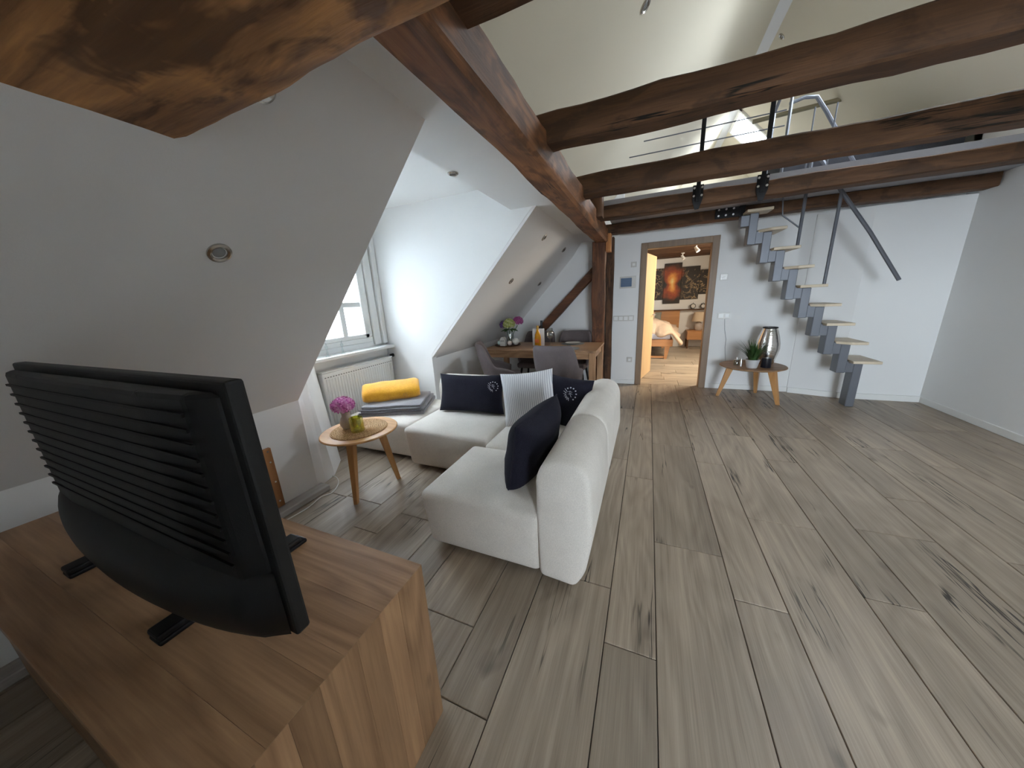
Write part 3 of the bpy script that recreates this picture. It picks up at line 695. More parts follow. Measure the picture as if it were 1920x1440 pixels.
for r0, r1 in zip(rings, rings[1:]):
    for j in range(28): mb.bm.faces.new((r0[j], r0[(j + 1) % 28], r1[(j + 1) % 28], r1[j]))
mb.bm.faces.new(rings[0][::-1]); mb.bm.faces.new(rings[-1])
yt.rotation_euler = (rad(18), 0, ang); yt.location = (-2.44, 2.46, .545)
build('fleece', mb, M['yellow'], yt, smooth='all', local=True)
mb = MB()
for i in range(8): a = 2 * PI * i / 8; mb.tube([(.14 + .026 * math.cos(a), -.127, .004 + .022 * math.sin(a)), (.14 + .030 * math.cos(a + .5), -.129, .004 + .026 * math.sin(a + .5))], .002, 4)
mb.tube([(.125, -.130, -.006), (.14, -.130, .012), (.155, -.130, -.006)], .002, 4)
build('embroidered_emblem', mb, M['gold'], yt, local=True, label='tan embroidered emblem')

# ------------------------------------------------------------------ round tables
def round_table(name, cx, cy, r, zt, angs, rf, label, mats, rot=0, legr=(.026, .016), rtop=.62, th=.024):
    t = thing(name, (cx, cy, 0), label, 'table')
    build('tabletop', MB().lathe([(0, zt), (r - .006, zt), (r, zt - .006), (r, zt - th * .45), (r - .03, zt - th), (0, zt - th)], (cx, cy, 0), 56), M[mats[0]], t, smooth=True)
    for i, a in enumerate(angs):
        a = rad(a); p0 = Vector((cx + rf * math.cos(a), cy + rf * math.sin(a), 0)); p1 = Vector((cx + rf * rtop * math.cos(a), cy + rf * rtop * math.sin(a), zt - th))
        d = Vector((math.cos(a), math.sin(a), 0)); q = Vector((-d.y, d.x, 0)); mb = MB(); vs = []
        for p, (w1, w2) in ((p0, (legr[1], legr[1] * .9)), (p1, (legr[0] * 1.2, legr[0]))):
            vs += [p + d * w1 + q * w2, p + d * w1 - q * w2, p - d * w1 - q * w2, p - d * w1 + q * w2]
        b = bmesh.new(); v = [b.verts.new(c_) for c_ in vs]
        for f in ((0, 1, 2, 3), (4, 7, 6, 5), (0, 4, 5, 1), (1, 5, 6, 2), (2, 6, 7, 3), (3, 7, 4, 0)): b.faces.new([v[j] for j in f])
        bmesh.ops.recalc_face_normals(b, faces=b.faces[:]); bmesh.ops.bevel(b, geom=[e for e in b.edges], offset=.004, segments=2, profile=.5, affect='EDGES'); mb.merge(b)
        build('leg', mb, M[mats[1]], t)
    return t
TX, TY, TZ = -1.995, 1.625, .5
round_table('side_table', TX, TY, .275, TZ, (-69, 51, 171), .222, 'small round pale oak side table with three splayed legs in front of the ottoman', ('palex', 'palez'))
t_ = NT('woven_seagrass'); v_ = t_.n('ShaderNodeTexCoord').outputs['Object']; n_ = t_.noise(v_, 130, 3, .7)
t_.p(Base_Color=t_.ramp(n_, [(.35, srgb(120, 84, 48)), (.5, srgb(184, 142, 92)), (.65, srgb(220, 186, 140))]), Roughness=.8); t_.bump(n_, .8, .004)
prof = []
for i in range(0, 43): rr = .2 * i / 42; prof.append((rr, TZ + .007 + .0022 * math.sin(i * PI / 1.5)))
prof += [(.203, TZ + .003), (.2, TZ + .0005)]
tag(build('placemat', MB().lathe(prof, (TX, TY, 0), 48), t_.m, smooth=True), 'round woven seagrass placemat on the small side table', 'placemat')
def flowers(name, c, r, mats, parent, n=110, sq=.72, fr=.017):
    by = [MB() for _ in mats]
    for i in range(n):
        ph = math.acos(1 - 2 * (i + .5) / n); th = i * 2.39996
        d = Vector((math.sin(ph) * math.cos(th), math.sin(ph) * math.sin(th), math.cos(ph)))
        if d.z < -.55: continue
        p = Vector(c) + Vector((d.x * r, d.y * r, d.z * r * sq)) * R.uniform(.9, 1.06); q = d.to_track_quat('Z', 'Y').to_matrix() @ Matrix.Rotation(R.uniform(0, 3), 3, 'Z')
        mb = by[i % len(mats)]
        for k in range(4):
            a = k * PI / 2; u = Vector((math.cos(a), math.sin(a), .25)); v = Vector((-math.sin(a), math.cos(a), 0))
            pts = [Vector((0, 0, 0)), u * fr * .6 + v * fr * .5, u * fr * 1.1 + Vector((0, 0, .003)), u * fr * .6 - v * fr * .5]
            mb.quad(*[p + q @ x for x in pts])
    for m, mb in zip(mats, by): build(name, mb, m, parent, recalc=False)
pk = [plain('pink_petal', srgb(232, 142, 206), .7), plain('deep_pink_petal', srgb(206, 104, 178), .7), plain('pale_pink_petal', srgb(242, 180, 222), .7)]
fv = thing('flower_vase', (-2.085, 1.60, TZ + .011), 'grey stoneware vase with pink hydrangea on the small side table', 'vase')
vc = (-2.085, 1.60, TZ + .011)
build('vase', MB().lathe([(0, 0), (.028, 0), (.036, .006), (.050, .034), (.052, .05), (.043, .078), (.030, .098), (.029, .112), (.035, .13), (.031, .13), (.025, .11), (.025, .098), (.0, .09)], vc, 28), M['stone'], fv, smooth=True)
flowers('flower_head', (-2.09, 1.595, .695), .075, pk, fv, 150, .74, .02)
build('stem', MB().tube([(vc[0], vc[1], TZ + .08), (vc[0] - .003, vc[1], .68)], .005, 6), M['leaf'], fv)
gc = (-1.955, 1.575, TZ + .011)
gh = thing('candle_holder', gc, 'green glass tumbler candle holder on the small side table', 'candle holder')
build('glass', MB().lathe([(0, 0), (.044, 0), (.048, .004), (.048, .105), (.0445, .105), (.0435, .014), (0, .012)], gc, 32), M['green'], gh, smooth=True)
build('inner_glass', MB().lathe([(0, .014), (.028, .014), (.03, .04), (.033, .112), (.030, .112), (.026, .03), (0, .028)], gc, 24), M['green'], gh, smooth=True)
build('tealight', MB().lathe([(0, .0135), (.021, .0135), (.021, .026), (0, .025)], gc, 20), M['porc'], gh, smooth=True)

# right hand table by the back wall
QX, QY, QZ = 1.262, 4.83, .445
round_table('side_table', QX, QY, .352, QZ, (172, -40, 62), .335, 'round oak side table with three legs against the back wall, right of the door', ('oakx', 'palez'), legr=(.033, .018), rtop=.66)
t_ = NT('hammered_silver'); v_ = t_.n('ShaderNodeTexCoord').outputs['Object']; mp_ = t_.n('ShaderNodeMapping'); mp_.inputs['Scale'].default_value = (6, 6, 60); t_.set(mp_.inputs[0], v_)
t_.p(Base_Color=(.78, .76, .74, 1), Metallic=1.0, Roughness=.16); t_.bump(t_.noise(mp_.outputs[0], 1.6, 3, .6), .55, .006)
sv = thing('silver_vase', (1.42, 4.93, QZ), 'tall shiny hammered silver vase on the round table by the wall', 'vase')
build('body', MB().lathe([(0, 0), (.075, 0), (.085, .015), (.112, .12), (.126, .2), (.124, .27), (.106, .35), (.083, .43), (.072, .46), (.066, .46), (.064, .43), (.0, .40)], (1.42, 4.93, QZ), 40), t_.m, smooth=True, parent=sv)
build('rim', MB().lathe([(.066, .455), (.078, .455), (.078, .468), (.066, .468), (.066, .455)], (1.42, 4.93, QZ), 40), M['blackm'], sv, smooth=True)
pp = thing('potted_grass', (1.215, 4.66, QZ), 'spiky green grass plant in white pot on the round table by the wall', 'plant')
build('pot', MB().lathe([(0, 0), (.05, 0), (.055, .006), (.075, .105), (.068, .105), (.062, .09), (0, .085)], (1.215, 4.66, QZ), 32), plain('two_tone_pot', srgb(196, 196, 196), .5), pp, smooth=True)
def blades(c, n, h, spread, mb, wd=.006):
    for i in range(n):
        a = R.uniform(0, 2 * PI); l = h * R.uniform(.55, 1); s_ = spread * R.uniform(.15, 1); d = Vector((math.cos(a), math.sin(a), 0)); q = Vector((-d.y, d.x, 0)) * wd
        b0 = Vector(c) + d * R.uniform(0, .04); pr = []
        for k in range(5):
            f = k / 4; p = b0 + d * s_ * f ** 1.6 + Vector((0, 0, l * f - .25 * s_ * f * f)); pr.append((p - q * (1 - f * .95), p + q * (1 - f * .95)))
        for x, y in zip(pr, pr[1:]): mb.quad(x[0], x[1], y[1], y[0])
mb = MB(); blades((1.215, 4.66, QZ + .085), 190, .28, .22, mb, .008); build('leaves', mb, M['leafd'], pp, recalc=False)
tag(build('candle', MB().lathe([(0, 0), (.05, 0), (.052, .004), (.052, .115), (.047, .118), (0, .112)], (1.365, 4.70, QZ), 28), M['candle'], smooth=True), 'thick dark pillar candle in front of the silver vase', 'candle')
gl = thing('glass_ornament', (1.085, 4.80, QZ), 'small clear glass lantern with dark lid left of the grass pot', 'ornament')
build('jar', MB().lathe([(0, 0), (.035, 0), (.038, .06), (.025, .075), (.022, .075), (.034, .058), (.032, .005), (0, .004)], (1.085, 4.80, QZ), 20), M['clear'], gl, smooth=True)
build('lid', MB().lathe([(0, .105), (.008, .10), (.012, .08), (.027, .075), (.027, .07), (0, .07)], (1.085, 4.80, QZ), 16), M['steel'], gl, smooth=True)
tag(build('dark_bottle', MB().lathe([(0, 0), (.013, 0), (.013, .06), (.006, .085), (.006, .105), (0, .105)], (1.115, 4.72, QZ), 14), M['steel'], smooth=True), 'tiny slim dark bottle left of the grass pot', 'bottle')
mb = MB()

# ------------------------------------------------------------------ sideboard, television, board, cable
SZ = .635; SX = -.596; SY0, SY1 = .06, .612
sb = thing('sideboard', (-1.45, .34, 0), 'low solid oak sideboard carrying the television, at the lower left', 'sideboard')
ys = [SY0, .17, .286, .337, .449, SY1]
for a, b_ in zip(ys, ys[1:]):
    build('board', MB().prism([(SZ - .03, -2.25), (SZ - .03, SX - .03), (SZ, SX), (SZ, -2.25)], 1, a + .0001, b_ - .0001, .0006, 1), M['oakx'], sb)
for a, b_ in zip([SY0, .15, .21, .275, .37, .44, .51], [.15, .21, .275, .37, .44, .51, SY1]):
    build('board', MB().prism([(0, SX - .03), (0, SX), (SZ - .0004, SX), (SZ - .0304, SX - .03)], 1, a + .0001, b_ - .0001, .0006, 1), M['oakz'], sb)
build('carcass', MB().box(-2.24, SX - .031, SY0 + .03, SY1 - .012, .02, SZ - .031), M['oakx'], sb)
for i in range(3): 
    x = -2.22 + i * .53
    d = build('door', MB().box(x, x + .52, SY1 - .012, SY1 - .0, .03, SZ - .04, .003, 1), M['oakx'], sb); 
    build('handle', MB().box(x + .2, x + .32, SY1, SY1 + .012, SZ - .09, SZ - .08, .002, 1), M['blackm'], d)
tv = thing('television', (-1.18, .30, SZ), 'black flat television seen from behind, standing on the oak sideboard', 'television')
TX0, TX1, TZ0, TZ1 = -1.765, -.645, .735, 1.292
build('bezel', MB().box(TX0, TX1, .285, .315, TZ0, TZ1, .006, 2), M['black'], tv)
build('screen', MB().box(TX0 + .01, TX1 - .01, .3145, .317, TZ0 + .012, TZ1 - .01), M['screen'], tv)
mb = MB()
prof = [(TX0 + .02, .287), (TX1 - .02, .287), (TX1 - .07, .255), (TX1 - .22, .245), (TX0 + .22, .245), (TX0 + .07, .255)]
mb.prism(prof, 2, .76, 1.275, .012, 2); build('back_cover', mb, M['black'], tv)
mb = MB()
n = 26
def lobe(a, b_):
    x = TX0 + .03 + (TX1 - TX0 - .045) * a; e = math.sin(PI * min(1, max(0, a))) ** .35
    zt, zb = .895, .695 + .045 * (2 * a - 1) ** 2
    th_ = PI * b_; return Vector((x, .282 - .085 * e * math.sin(th_) ** .6, zt + (zb - zt) * (1 - math.cos(th_)) / 2))
mb.grid(lobe, n, 12); build('lower_housing', mb, M['black'], tv, smooth='all')
mb = MB()
for i in range(12): z = .93 + i * .028; mb.box(TX0 + .12, TX1 - .06, .2425, .247, z, z + .006)
build('vent_ribs', mb, M['blackm'], tv)
for x in (-1.06, -1.62): build('foot', MB().box(x - .03, x + .025, .19, .56, SZ, SZ + .014, .005, 2).box(x - .025, x + .02, .28, .32, SZ + .01, .75, .004, 1).box(x - .03, x + .025, .19, .545, SZ + .014, SZ + .032, .006, 2), M['black'], tv)
bd = thing('wooden_board', (-2.3, 1.16, 0), 'narrow orange wooden panel with screws leaning behind the sideboard', 'board')
build('panel', MB().box(KX + .005, KX + .03, .93, 1.19, .05, .50, .003, 1), wood('orange_board', srgb(186, 134, 86), srgb(130, 86, 50), 2, .5, 12, .9, 0, .0, .4, .4, .2), bd)
for y, z in ((1.165, .48), (1.13, .47), (1.165, .40), (1.165, .25), (1.16, .1)): build('screw', MB().tube([(KX + .028, y, z), (KX + .034, y, z)], .006, 8), M['bolt'], bd)

def curve_cable(name, pts, r, mat, label, n=40):
    P = [Vector(p) for p in pts]; out = []
    for i in range(len(P) - 1):
        a, b_, c_, d_ = P[max(i - 1, 0)], P[i], P[i + 1], P[min(i + 2, len(P) - 1)]
        for k in range(8):
            t = k / 8; out.append(.5 * ((2 * b_) + (c_ - a) * t + (2 * a - 5 * b_ + 4 * c_ - d_) * t * t + (3 * b_ - a - 3 * c_ + d_) * t ** 3))
    out.append(P[-1]); return tag(build(name, MB().tube(out, r, 6), mat, smooth=True), label, 'cable')
curve_cable('power_cable', [(-2.50, 1.60, .005), (-2.42, 1.64, .005), (-2.30, 1.58, .005), (-2.22, 1.46, .005), (-2.25, 1.38, .005), (-2.22, 1.25, .005), (-2.24, 1.05, .005), (-2.26, .8, .005)], .004, plain('white_cable', srgb(215, 212, 206), .5), 'thin white power cable on the floor along the knee wall')

# ------------------------------------------------------------------ dining group
dt = thing('dining_table', (-1.33, 4.28, 0), 'rectangular oak dining table under the far slope', 'table')
x0, x1, y0, y1 = -2.12, -.555, 3.89, 4.68
for i in range(5): build('board', MB().box(x0, x1, y0 + (y1 - y0) * i / 5 + .0005, y0 + (y1 - y0) * (i + 1) / 5 - .0005, .725, .75, .002, 1), M['oakx'], dt)
for ya in (y0 + .04, y1 - .065): build('apron', MB().box(x0 + .06, x1 - .06, ya, ya + .025, .64, .725), M['oakx'], dt)
for xa in (x0 + .03, x1 - .055): build('apron', MB().box(xa, xa + .025, y0 + .06, y1 - .06, .64, .725), M['oaky'], dt)
for px in (x0 + .01, x1 - .085):
    for py in (y0 + .01, y1 - .085): build('leg', MB().box(px, px + .075, py, py + .075, 0, .725, .004, 1), M['oakz'], dt)
def make_chair(label):
    t = thing('dining_chair', (0, 0, 0), label, 'chair', 'taupe upholstered dining chairs')
    def sm(x): x = max(0, min(1, x)); return x * x * (3 - 2 * x)
    mb = MB(); n = 40; m = 10; A = 112
    def pt(a, b_, out):
        th = rad(-A + 2 * A * a); ab = abs(math.degrees(th))
        top = .60 + .285 * (1 - sm((ab - 38) / 42)) - .06 * sm((ab - 80) / 32); bot = .40
        z = bot + (top - bot) * b_
        k = 1 + .16 * (z - .42) / .45; rr = (.255 if out else .222)
        # squarer plan at the back
        ex = math.copysign(abs(math.sin(th)) ** .72, math.sin(th)); ey = math.copysign(abs(math.cos(th)) ** .72, math.cos(th))
        e = 1 - (1 - b_) ** 3 * .18
        x = rr * ex * k * e; y = -rr * ey * (1 + .32 * (z - .42) / .45) * e
        edge = 1 - .5 * (b_ > .98)
        return Vector((x, y, z))
    o = mb.grid(lambda a, b_: pt(a, b_, True), n, m); i_ = mb.grid(lambda a, b_: pt(a, b_, False) + Vector((0, 0, .0)), n, m)
    for i in range(n):
        mt0 = mb.bm.verts.new((o[i][m].co + i_[i][m].co) / 2 + Vector((0, 0, .014))) if i == 0 else mt1
        mt1 = mb.bm.verts.new((o[i + 1][m].co + i_[i + 1][m].co) / 2 + Vector((0, 0, .014)))
        mb.bm.faces.new((o[i][m], o[i + 1][m], mt1, mt0)); mb.bm.faces.new((mt0, mt1, i_[i + 1][m], i_[i][m]))
        mb.bm.faces.new((o[i][0], i_[i][0], i_[i + 1][0], o[i + 1][0]))
    for e in (0, n):
        for j in range(m): mb.bm.faces.new((o[e][j], o[e][j + 1], i_[e][j + 1], i_[e][j]))
    build('shell', mb, M['chair'], t, smooth='all', local=True)
    build('seat_cushion', MB().box(-.23, .23, -.2, .25, .39, .475, .035, 4), M['chair'], t, smooth=True, local=True)
    for sx in (-1, 1):
        for sy in (-1, 1): build('leg', MB().tube([(sx * .17, sy * .15 + .02, .40), (sx * .23, sy * .21 + .02, 0)], [.017, .010], 8), M['blackm'], t, smooth=True, local=True)
    return t
ch = make_chair('taupe upholstered chair at the near side of the dining table, its back to the sofa')
ch.location = (-.935, 3.62, 0); ch.rotation_euler = (0, 0, rad(-2))
for loc, rz, lb in (((-1.70, 3.66, 0), -62, 'taupe upholstered chair turned sideways at the near left table corner'),
                    ((-1.0, 4.63, 0), 180, 'taupe upholstered chair behind the dining table, next to the post'),
                    ((-1.57, 4.63, 0), 180, 'taupe upholstered chair behind the dining table, behind the bottle')):
    c_ = dup(ch); c_.location = loc; c_.rotation_euler = (0, 0, rad(rz)); c_['label'] = lb
tb = .7505
tr = tag(build('tray', MB().lathe([(0, 0), (.17, 0), (.19, .008), (.192, .016), (.186, .016), (.165, .008), (0, .006)], (-1.90, 4.32, tb), 40), M['oldx'], smooth=True), 'round dark wooden tray at the left end of the dining table', 'tray')
hv = thing('hydrangea_vase', (-1.88, 4.37, tb + .007), 'glass vase with green and purple hydrangeas on the dining tray', 'vase')
build('vase', MB().lathe([(0, 0), (.05, 0), (.056, .01), (.06, .12), (.045, .17), (.052, .2), (.048, .2), (.04, .17), (.054, .12), (.05, .015), (0, .012)], (-1.88, 4.37, tb + .007), 24), M['clear'], hv, smooth=True)
flowers('flower_head', (-1.87, 4.33, 1.06), .085, [plain('lime_petal', srgb(164, 176, 92), .7), plain('lime_petal_pale', srgb(196, 200, 140), .7)], hv, 120, .9, .017)
flowers('flower_head', (-1.98, 4.42, 1.04), .07, [plain('violet_petal', srgb(96, 62, 128), .7)], hv, 90, .85, .017)
flowers('flower_head', (-1.77, 4.44, 1.09), .075, [plain('magenta_petal', srgb(160, 70, 130), .7)], hv, 90, .85, .017)
mb = MB()
for a in ((-1.87, 4.33), (-1.97, 4.42), (-1.78, 4.44)): mb.tube([(-1.88, 4.37, tb + .03), ((a[0] - 1.88) / 2, (a[1] + 4.37) / 2, .93), (a[0], a[1], 1.03)], .005, 6)
for i in range(7):
    a = i * .9; d = Vector((math.cos(a), math.sin(a), 0)); q = Vector((-d.y, d.x, 0)); p = Vector((-1.88, 4.37, .98)); mb.quad(p, p + d * .07 + q * .03 + Vector((0, 0, .01)), p + d * .14 - Vector((0, 0, .03)), p + d * .07 - q * .03 + Vector((0, 0, .01)))
build('stem', mb, M['leafd'], hv, recalc=False)
wb = thing('white_lantern', (-1.925, 4.21, tb + .008), 'small white porcelain tealight house on the dining tray', 'ornament')
build('body', MB().prism([(-1.965, tb + .008), (-1.885, tb + .008), (-1.885, tb + .10), (-1.925, tb + .14), (-1.965, tb + .10)], 1, 4.18, 4.25, .003, 1) if False else MB().prism([(tb + .008, -1.965), (tb + .008, -1.885), (tb + .10, -1.885), (tb + .135, -1.91), (tb + .135, -1.94), (tb + .10, -1.965)], 1, 4.18, 4.25, .003, 1), M['porc'], wb)
mb = MB()
for i in range(3): mb.box(-1.95 + i * .02, -1.94 + i * .02, 4.177, 4.181, tb + .07, tb + .095)
build('window_cutouts', mb, M['lens'], wb)
def ball(x, y, z, r, mat, label): tag(build('glass_ball', MB().lathe([(r * math.sin(a * PI / 12), r - r * math.cos(a * PI / 12)) for a in range(13)], (x, y, z), 20), mat, smooth='all'), label, 'ornament')
ball(-2.0, 4.25, tb + .012, .035, plain('mint_glass', srgb(190, 216, 214), .1), 'pale mint glass ball left of the white lantern')
ball(-1.83, 4.23, tb + .012, .036, plain('pearl_glass', srgb(214, 204, 196), .12), 'pearl coloured ball right of the white lantern')
ball(-1.762, 4.30, tb + .012, .05, plain('cream_ball', srgb(222, 222, 214), .3), 'larger cream ball at the back of the dining tray')
bt = thing('wine_bottle', (-1.395, 4.22, tb), 'bottle of amber drink with dark neck on the dining table', 'bottle')
build('bottle', MB().lathe([(0, 0), (.04, 0), (.044, .006), (.044, .13), (.038, .17), (.018, .215), (.015, .24), (0, .24)], (-1.395, 4.22, tb), 24), M['wine'], bt, smooth=True)
build('label', MB().box(-1.425, -1.365, 4.174, 4.1765, tb + .06, tb + .11), plain('orange_label', srgb(214, 110, 40), .5), bt)
build('cap', MB().lathe([(0, 0), (.017, 0), (.017, .05), (0, .05)], (-1.395, 4.22, tb + .24), 16), plain('gold_cap', srgb(190, 150, 60), .3), bt, smooth=True)
bt2 = thing('wine_bottle', (-1.40, 4.42, tb), 'dark wine bottle behind the white menu card', 'bottle')
build('bottle', MB().lathe([(0, 0), (.036, 0), (.037, .19), (.016, .25), (.014, .3), (0, .3)], (-1.40, 4.42, tb), 20), plain('dark_bottle_glass', srgb(22, 26, 24), .15), bt2, smooth=True)
build('capsule', MB().lathe([(0, .285), (.0165, .285), (.0165, .345), (0, .345)], (-1.40, 4.42, tb), 16), M['candle'], bt2, smooth=True)
mb = MB().box(-1.50, -1.335, 4.30, 4.302, tb, tb + .24).box(-1.50, -1.335, 4.335, 4.337, tb, tb + .24).box(-1.50, -1.335, 4.30, 4.337, tb, tb + .002)
tag(build('menu_card', mb, plain('white_card', srgb(232, 232, 230), .6)), 'white folded card standing behind the amber bottle', 'card')
wg = thing('wine_glass', (-1.23, 4.26, tb), 'clear stemmed wine glass on the dining table', 'glass')
c_ = (-1.23, 4.26, tb)
build('bowl', MB().lathe([(.0, .10), (.02, .105), (.046, .14), (.048, .16), (.036, .25), (.034, .25), (.045, .16), (.02, .115), (0, .11)], c_, 24), M['clear'], wg, smooth='all')
build('stem', MB().lathe([(0, 0), (.036, .001), (.034, .004), (.006, .008), (.004, .02), (.004, .095), (.01, .104), (0, .104)], c_, 20), M['clear'], wg, smooth=True)
slate = plain('grey_slate', srgb(122, 128, 130), .5)
tag(build('placemat', MB().lathe([(0, 0), (.16, 0), (.165, .005), (0, .006)], (-.97, 4.52, tb), 36), slate, smooth=True), 'round grey placemat at the far side of the dining table', 'placemat')
tag(build('placemat', MB().lathe([(0, 0), (.16, 0), (.165, .005), (0, .006)], (-.95, 4.06, tb), 36), slate, smooth=True), 'round grey placemat behind the near dining chair', 'placemat')
tag(build('plate', MB().lathe([(0, 0), (.07, 0), (.11, .012), (.108, .014), (.07, .004), (0, .003)], (-.97, 4.52, tb + .006), 32), M['porc'], smooth=True), 'pale plate on the far round placemat', 'plate')

# glass figurines on the window sill
for y, lb in ((2.20, 'clear glass figurine on the window sill, nearer the slope'), (2.38, 'clear glass figurine on the window sill, nearer the cheek wall')):
    c_ = (-2.955, y, .94)
    tag(build('glass_figurine', MB().lathe([(0, 0), (.022, 0), (.02, .008), (.006, .014), (.012, .03), (.006, .05), (.004, .07), (.014, .085), (.016, .1), (.006, .115), (.003, .135), (0, .14)], c_, 14), M['clear'], smooth='all'), lb, 'ornament')

# ------------------------------------------------------------------ stairs and loft railing
stair = thing('loft_staircase', (1.5, 4.8, 0), 'grey steel spine staircase with pale treads rising to the loft', 'stairs')
sx0, sz0, dx, dz = 1.013, 1.878, .1463, .2113
for i in range(9):
    x = sx0 + dx * i; z = sz0 - dz * i; zb = max(0, z)
    if zb > .02 or i == 8:
        build('spine_module', MB().box(x, x + .084, 4.73, 4.87, zb, z + .335, .006, 1).box(x + .07, x + dx + .02, 4.735, 4.865, z + .005, z + .14, .005, 1) if i < 8 else MB().box(x, x + .078, 4.73, 4.87, 0, z + .335, .006, 1), M['grmetal'], stair)
    zt = z + .335
    # alternating paddle treads
    near = i % 2 == 0
    f0, f1 = (4.64, 5.06 if i else 4.87)
    poly = [(x - .05, 4.78), (x - .05, f1 if not near else 4.86), (x + .05, f1), (x + .19, f1), (x + .19, f0), (x + .05, f0), (x - .05, f0 if near else 4.74)]
    build('tread', MB().prism(poly, 2, zt, zt + .03, .004, 1), M['tread'], stair)
mb = MB()
build('top_bracket', MB().box(.93, 1.03, 4.74, 4.86, 2.08, 2.2, .005, 1), M['grmetal'], stair)
build('handrail_post', MB().tube([(1.47, 4.67, 1.80), (1.47, 4.67, 2.75)], .016, 8), M['grmetal'], stair)
build('baluster', MB().tube([(1.27, 4.65, 2.32), (1.29, 4.65, 2.14), (1.46, 4.67, 2.0)], .007, 6), M['grmetal'], stair)
build('handrail_post', MB().tube([(1.76, 4.67, 1.38), (1.76, 4.67, 2.3)], .016, 8), M['grmetal'], stair)
build('handrail', MB().tube([(1.47, 4.67, 2.75), (1.76, 4.67, 2.3), (2.05, 4.67, 1.88), (2.35, 4.67, 1.40)], .018, 8), M['grmetal'], stair)
OFX = .085
mp = thing('mounting_plate', (.76, 4.87, 2.2), 'black bolted steel plate joining the stair to the beam on the back wall', 'bracket')
mb = MB().box(.60 + OFX, .86 + OFX, 4.862, 4.872, 2.22, 2.345, .002, 1); build('plate', mb, M['blackm'], mp)
build('strap', MB().prism([(4.86, 2.30), (4.872, 2.30), (4.872, 2.08), (4.86, 2.08)], 0, .855, .885) if False else MB().prism([(2.34, .84 + OFX), (2.34, .90 + OFX), (2.08, .885 + OFX), (2.08, .855 + OFX)], 1, 4.84, 4.87), M['blackm'], mp)
for x in (.635, .71, .785):
    for z in (2.25, 2.315): build('bolt', MB().lathe([(0, 0), (.011, 0), (.011, -.008), (0, -.008)], n=8).xf(Matrix.Translation((x + OFX, 4.862, z)) @ Matrix.Rotation(rad(-90), 4, 'X')), M['bolt'], mp)
rl = thing('loft_railing', (.64, 3.9, 2.2), 'black steel loft railing with two posts and thin rods', 'railing')
for x in (.385, .90):
    build('post', MB().box(x - .018, x + .018, 3.895, 3.908, 2.24, 3.22, .002, 1), M['blackm'], rl)
    build('bracket', MB().prism([(2.385, x - .045), (2.385, x + .045), (2.26, x + .045), (2.17, x + .018), (2.17, x - .018), (2.26, x - .045)], 1, 3.905, 3.912), M['blackm'], rl)
    for bx in (-.033, .033):
        for bz in (2.29, 2.36): build('bolt', MB().lathe([(0, 0), (.010, 0), (.010, -.008), (0, -.008)], n=8).xf(Matrix.Translation((x + bx, 3.905, bz)) @ Matrix.Rotation(rad(-90), 4, 'X')), M['bolt'], rl)
for z, xa in ((2.735, -.26), (2.85, -.13), (2.965, 0.0), (3.08, .1)): build('rod', MB().tube([(xa, 3.9, z), (1.0, 3.9, z)], .005, 6), M['grmetal'], rl)
sr = thing('stair_guard', (1.2, 4.4, 2.386), 'grey tubular guard rail around the stair head on the loft', 'railing')
build('tube', MB().tube([(.99, 4.30, 2.386), (.99, 4.30, 3.02), (1.0, 4.31, 3.10), (1.04, 4.33, 3.15), (1.10, 4.36, 3.16)], .014, 8), M['grmetal'], sr, smooth=True)
build('tube', MB().tube([(1.13, 4.30, 2.386), (1.13, 4.30, 3.12), (1.12, 4.36, 3.19), (1.09, 4.5, 3.19), (1.08, 4.6, 3.1), (1.08, 4.62, 2.386)], .014, 8), M['grmetal'], sr, smooth=True)
build('handrail', MB().tube([(1.13, 4.34, 3.06), (1.24, 4.36, 3.09), (1.34, 4.38, 3.08), (1.44, 4.42, 2.96), (1.75, 4.5, 2.5)], .016, 8), M['grmetal'], sr, smooth=True)
for x in (1.34, 1.5): build('baluster', MB().tube([(x, 4.38, 2.386), (x, 4.38, 3.0)], .006, 6), M['grmetal'], sr, smooth=True)
tag(build('curtain_pole', MB().tube([(1.25, 6.4, 3.72), (2.9, 6.2, 3.72)], .028, 10), plain('olive_pole', srgb(150, 142, 116), .5), smooth=True), 'thick olive grey pole high in the loft behind the guard rail', 'pole')
# loft furniture
lb_ = thing('daybed', (2.2, 6.0, 2.386), 'orange wooden daybed with dark mattress on the loft', 'bed')
build('frame', MB().box(1.42, 2.9, 5.3, 6.2, 2.46, 2.66, .01, 1), M['bed'], lb_)
build('mattress', MB().box(1.40, 2.9, 5.28, 6.2, 2.665, 2.95, .03, 2), fabric('dark_cover', srgb(70, 70, 74), srgb(46, 46, 50)), lb_, smooth=True)
for x in (1.46, 2.84):
    for y in (5.35, 6.14): build('leg', MB().box(x - .03, x + .03, y - .03, y + .03, 2.386, 2.47), M['bed'], lb_)
for i, (x, w_, col, z) in enumerate(((.50, .10, (196, 120, 120), 2.60), (.66, .16, (236, 190, 150), 2.58), (.84, .10, (90, 180, 214), 2.56))):
    q = thing('storage_box', (x, 5.4, 2.386), ('dusty pink', 'peach', 'light blue')[i] + ' box standing on the loft floor', 'box', 'colourful boxes on the loft')
    mt = plain('box_%d' % i, srgb(*col), .6)
    build('body', MB().box(x - w_ / 2, x + w_ / 2, 5.3, 5.5, 2.387, z + .06, .006, 1), mt, q); build('lid', MB().box(x - w_ / 2 - .005, x + w_ / 2 + .005, 5.295, 5.505, z + .06, z + .085, .004, 1), mt, q)

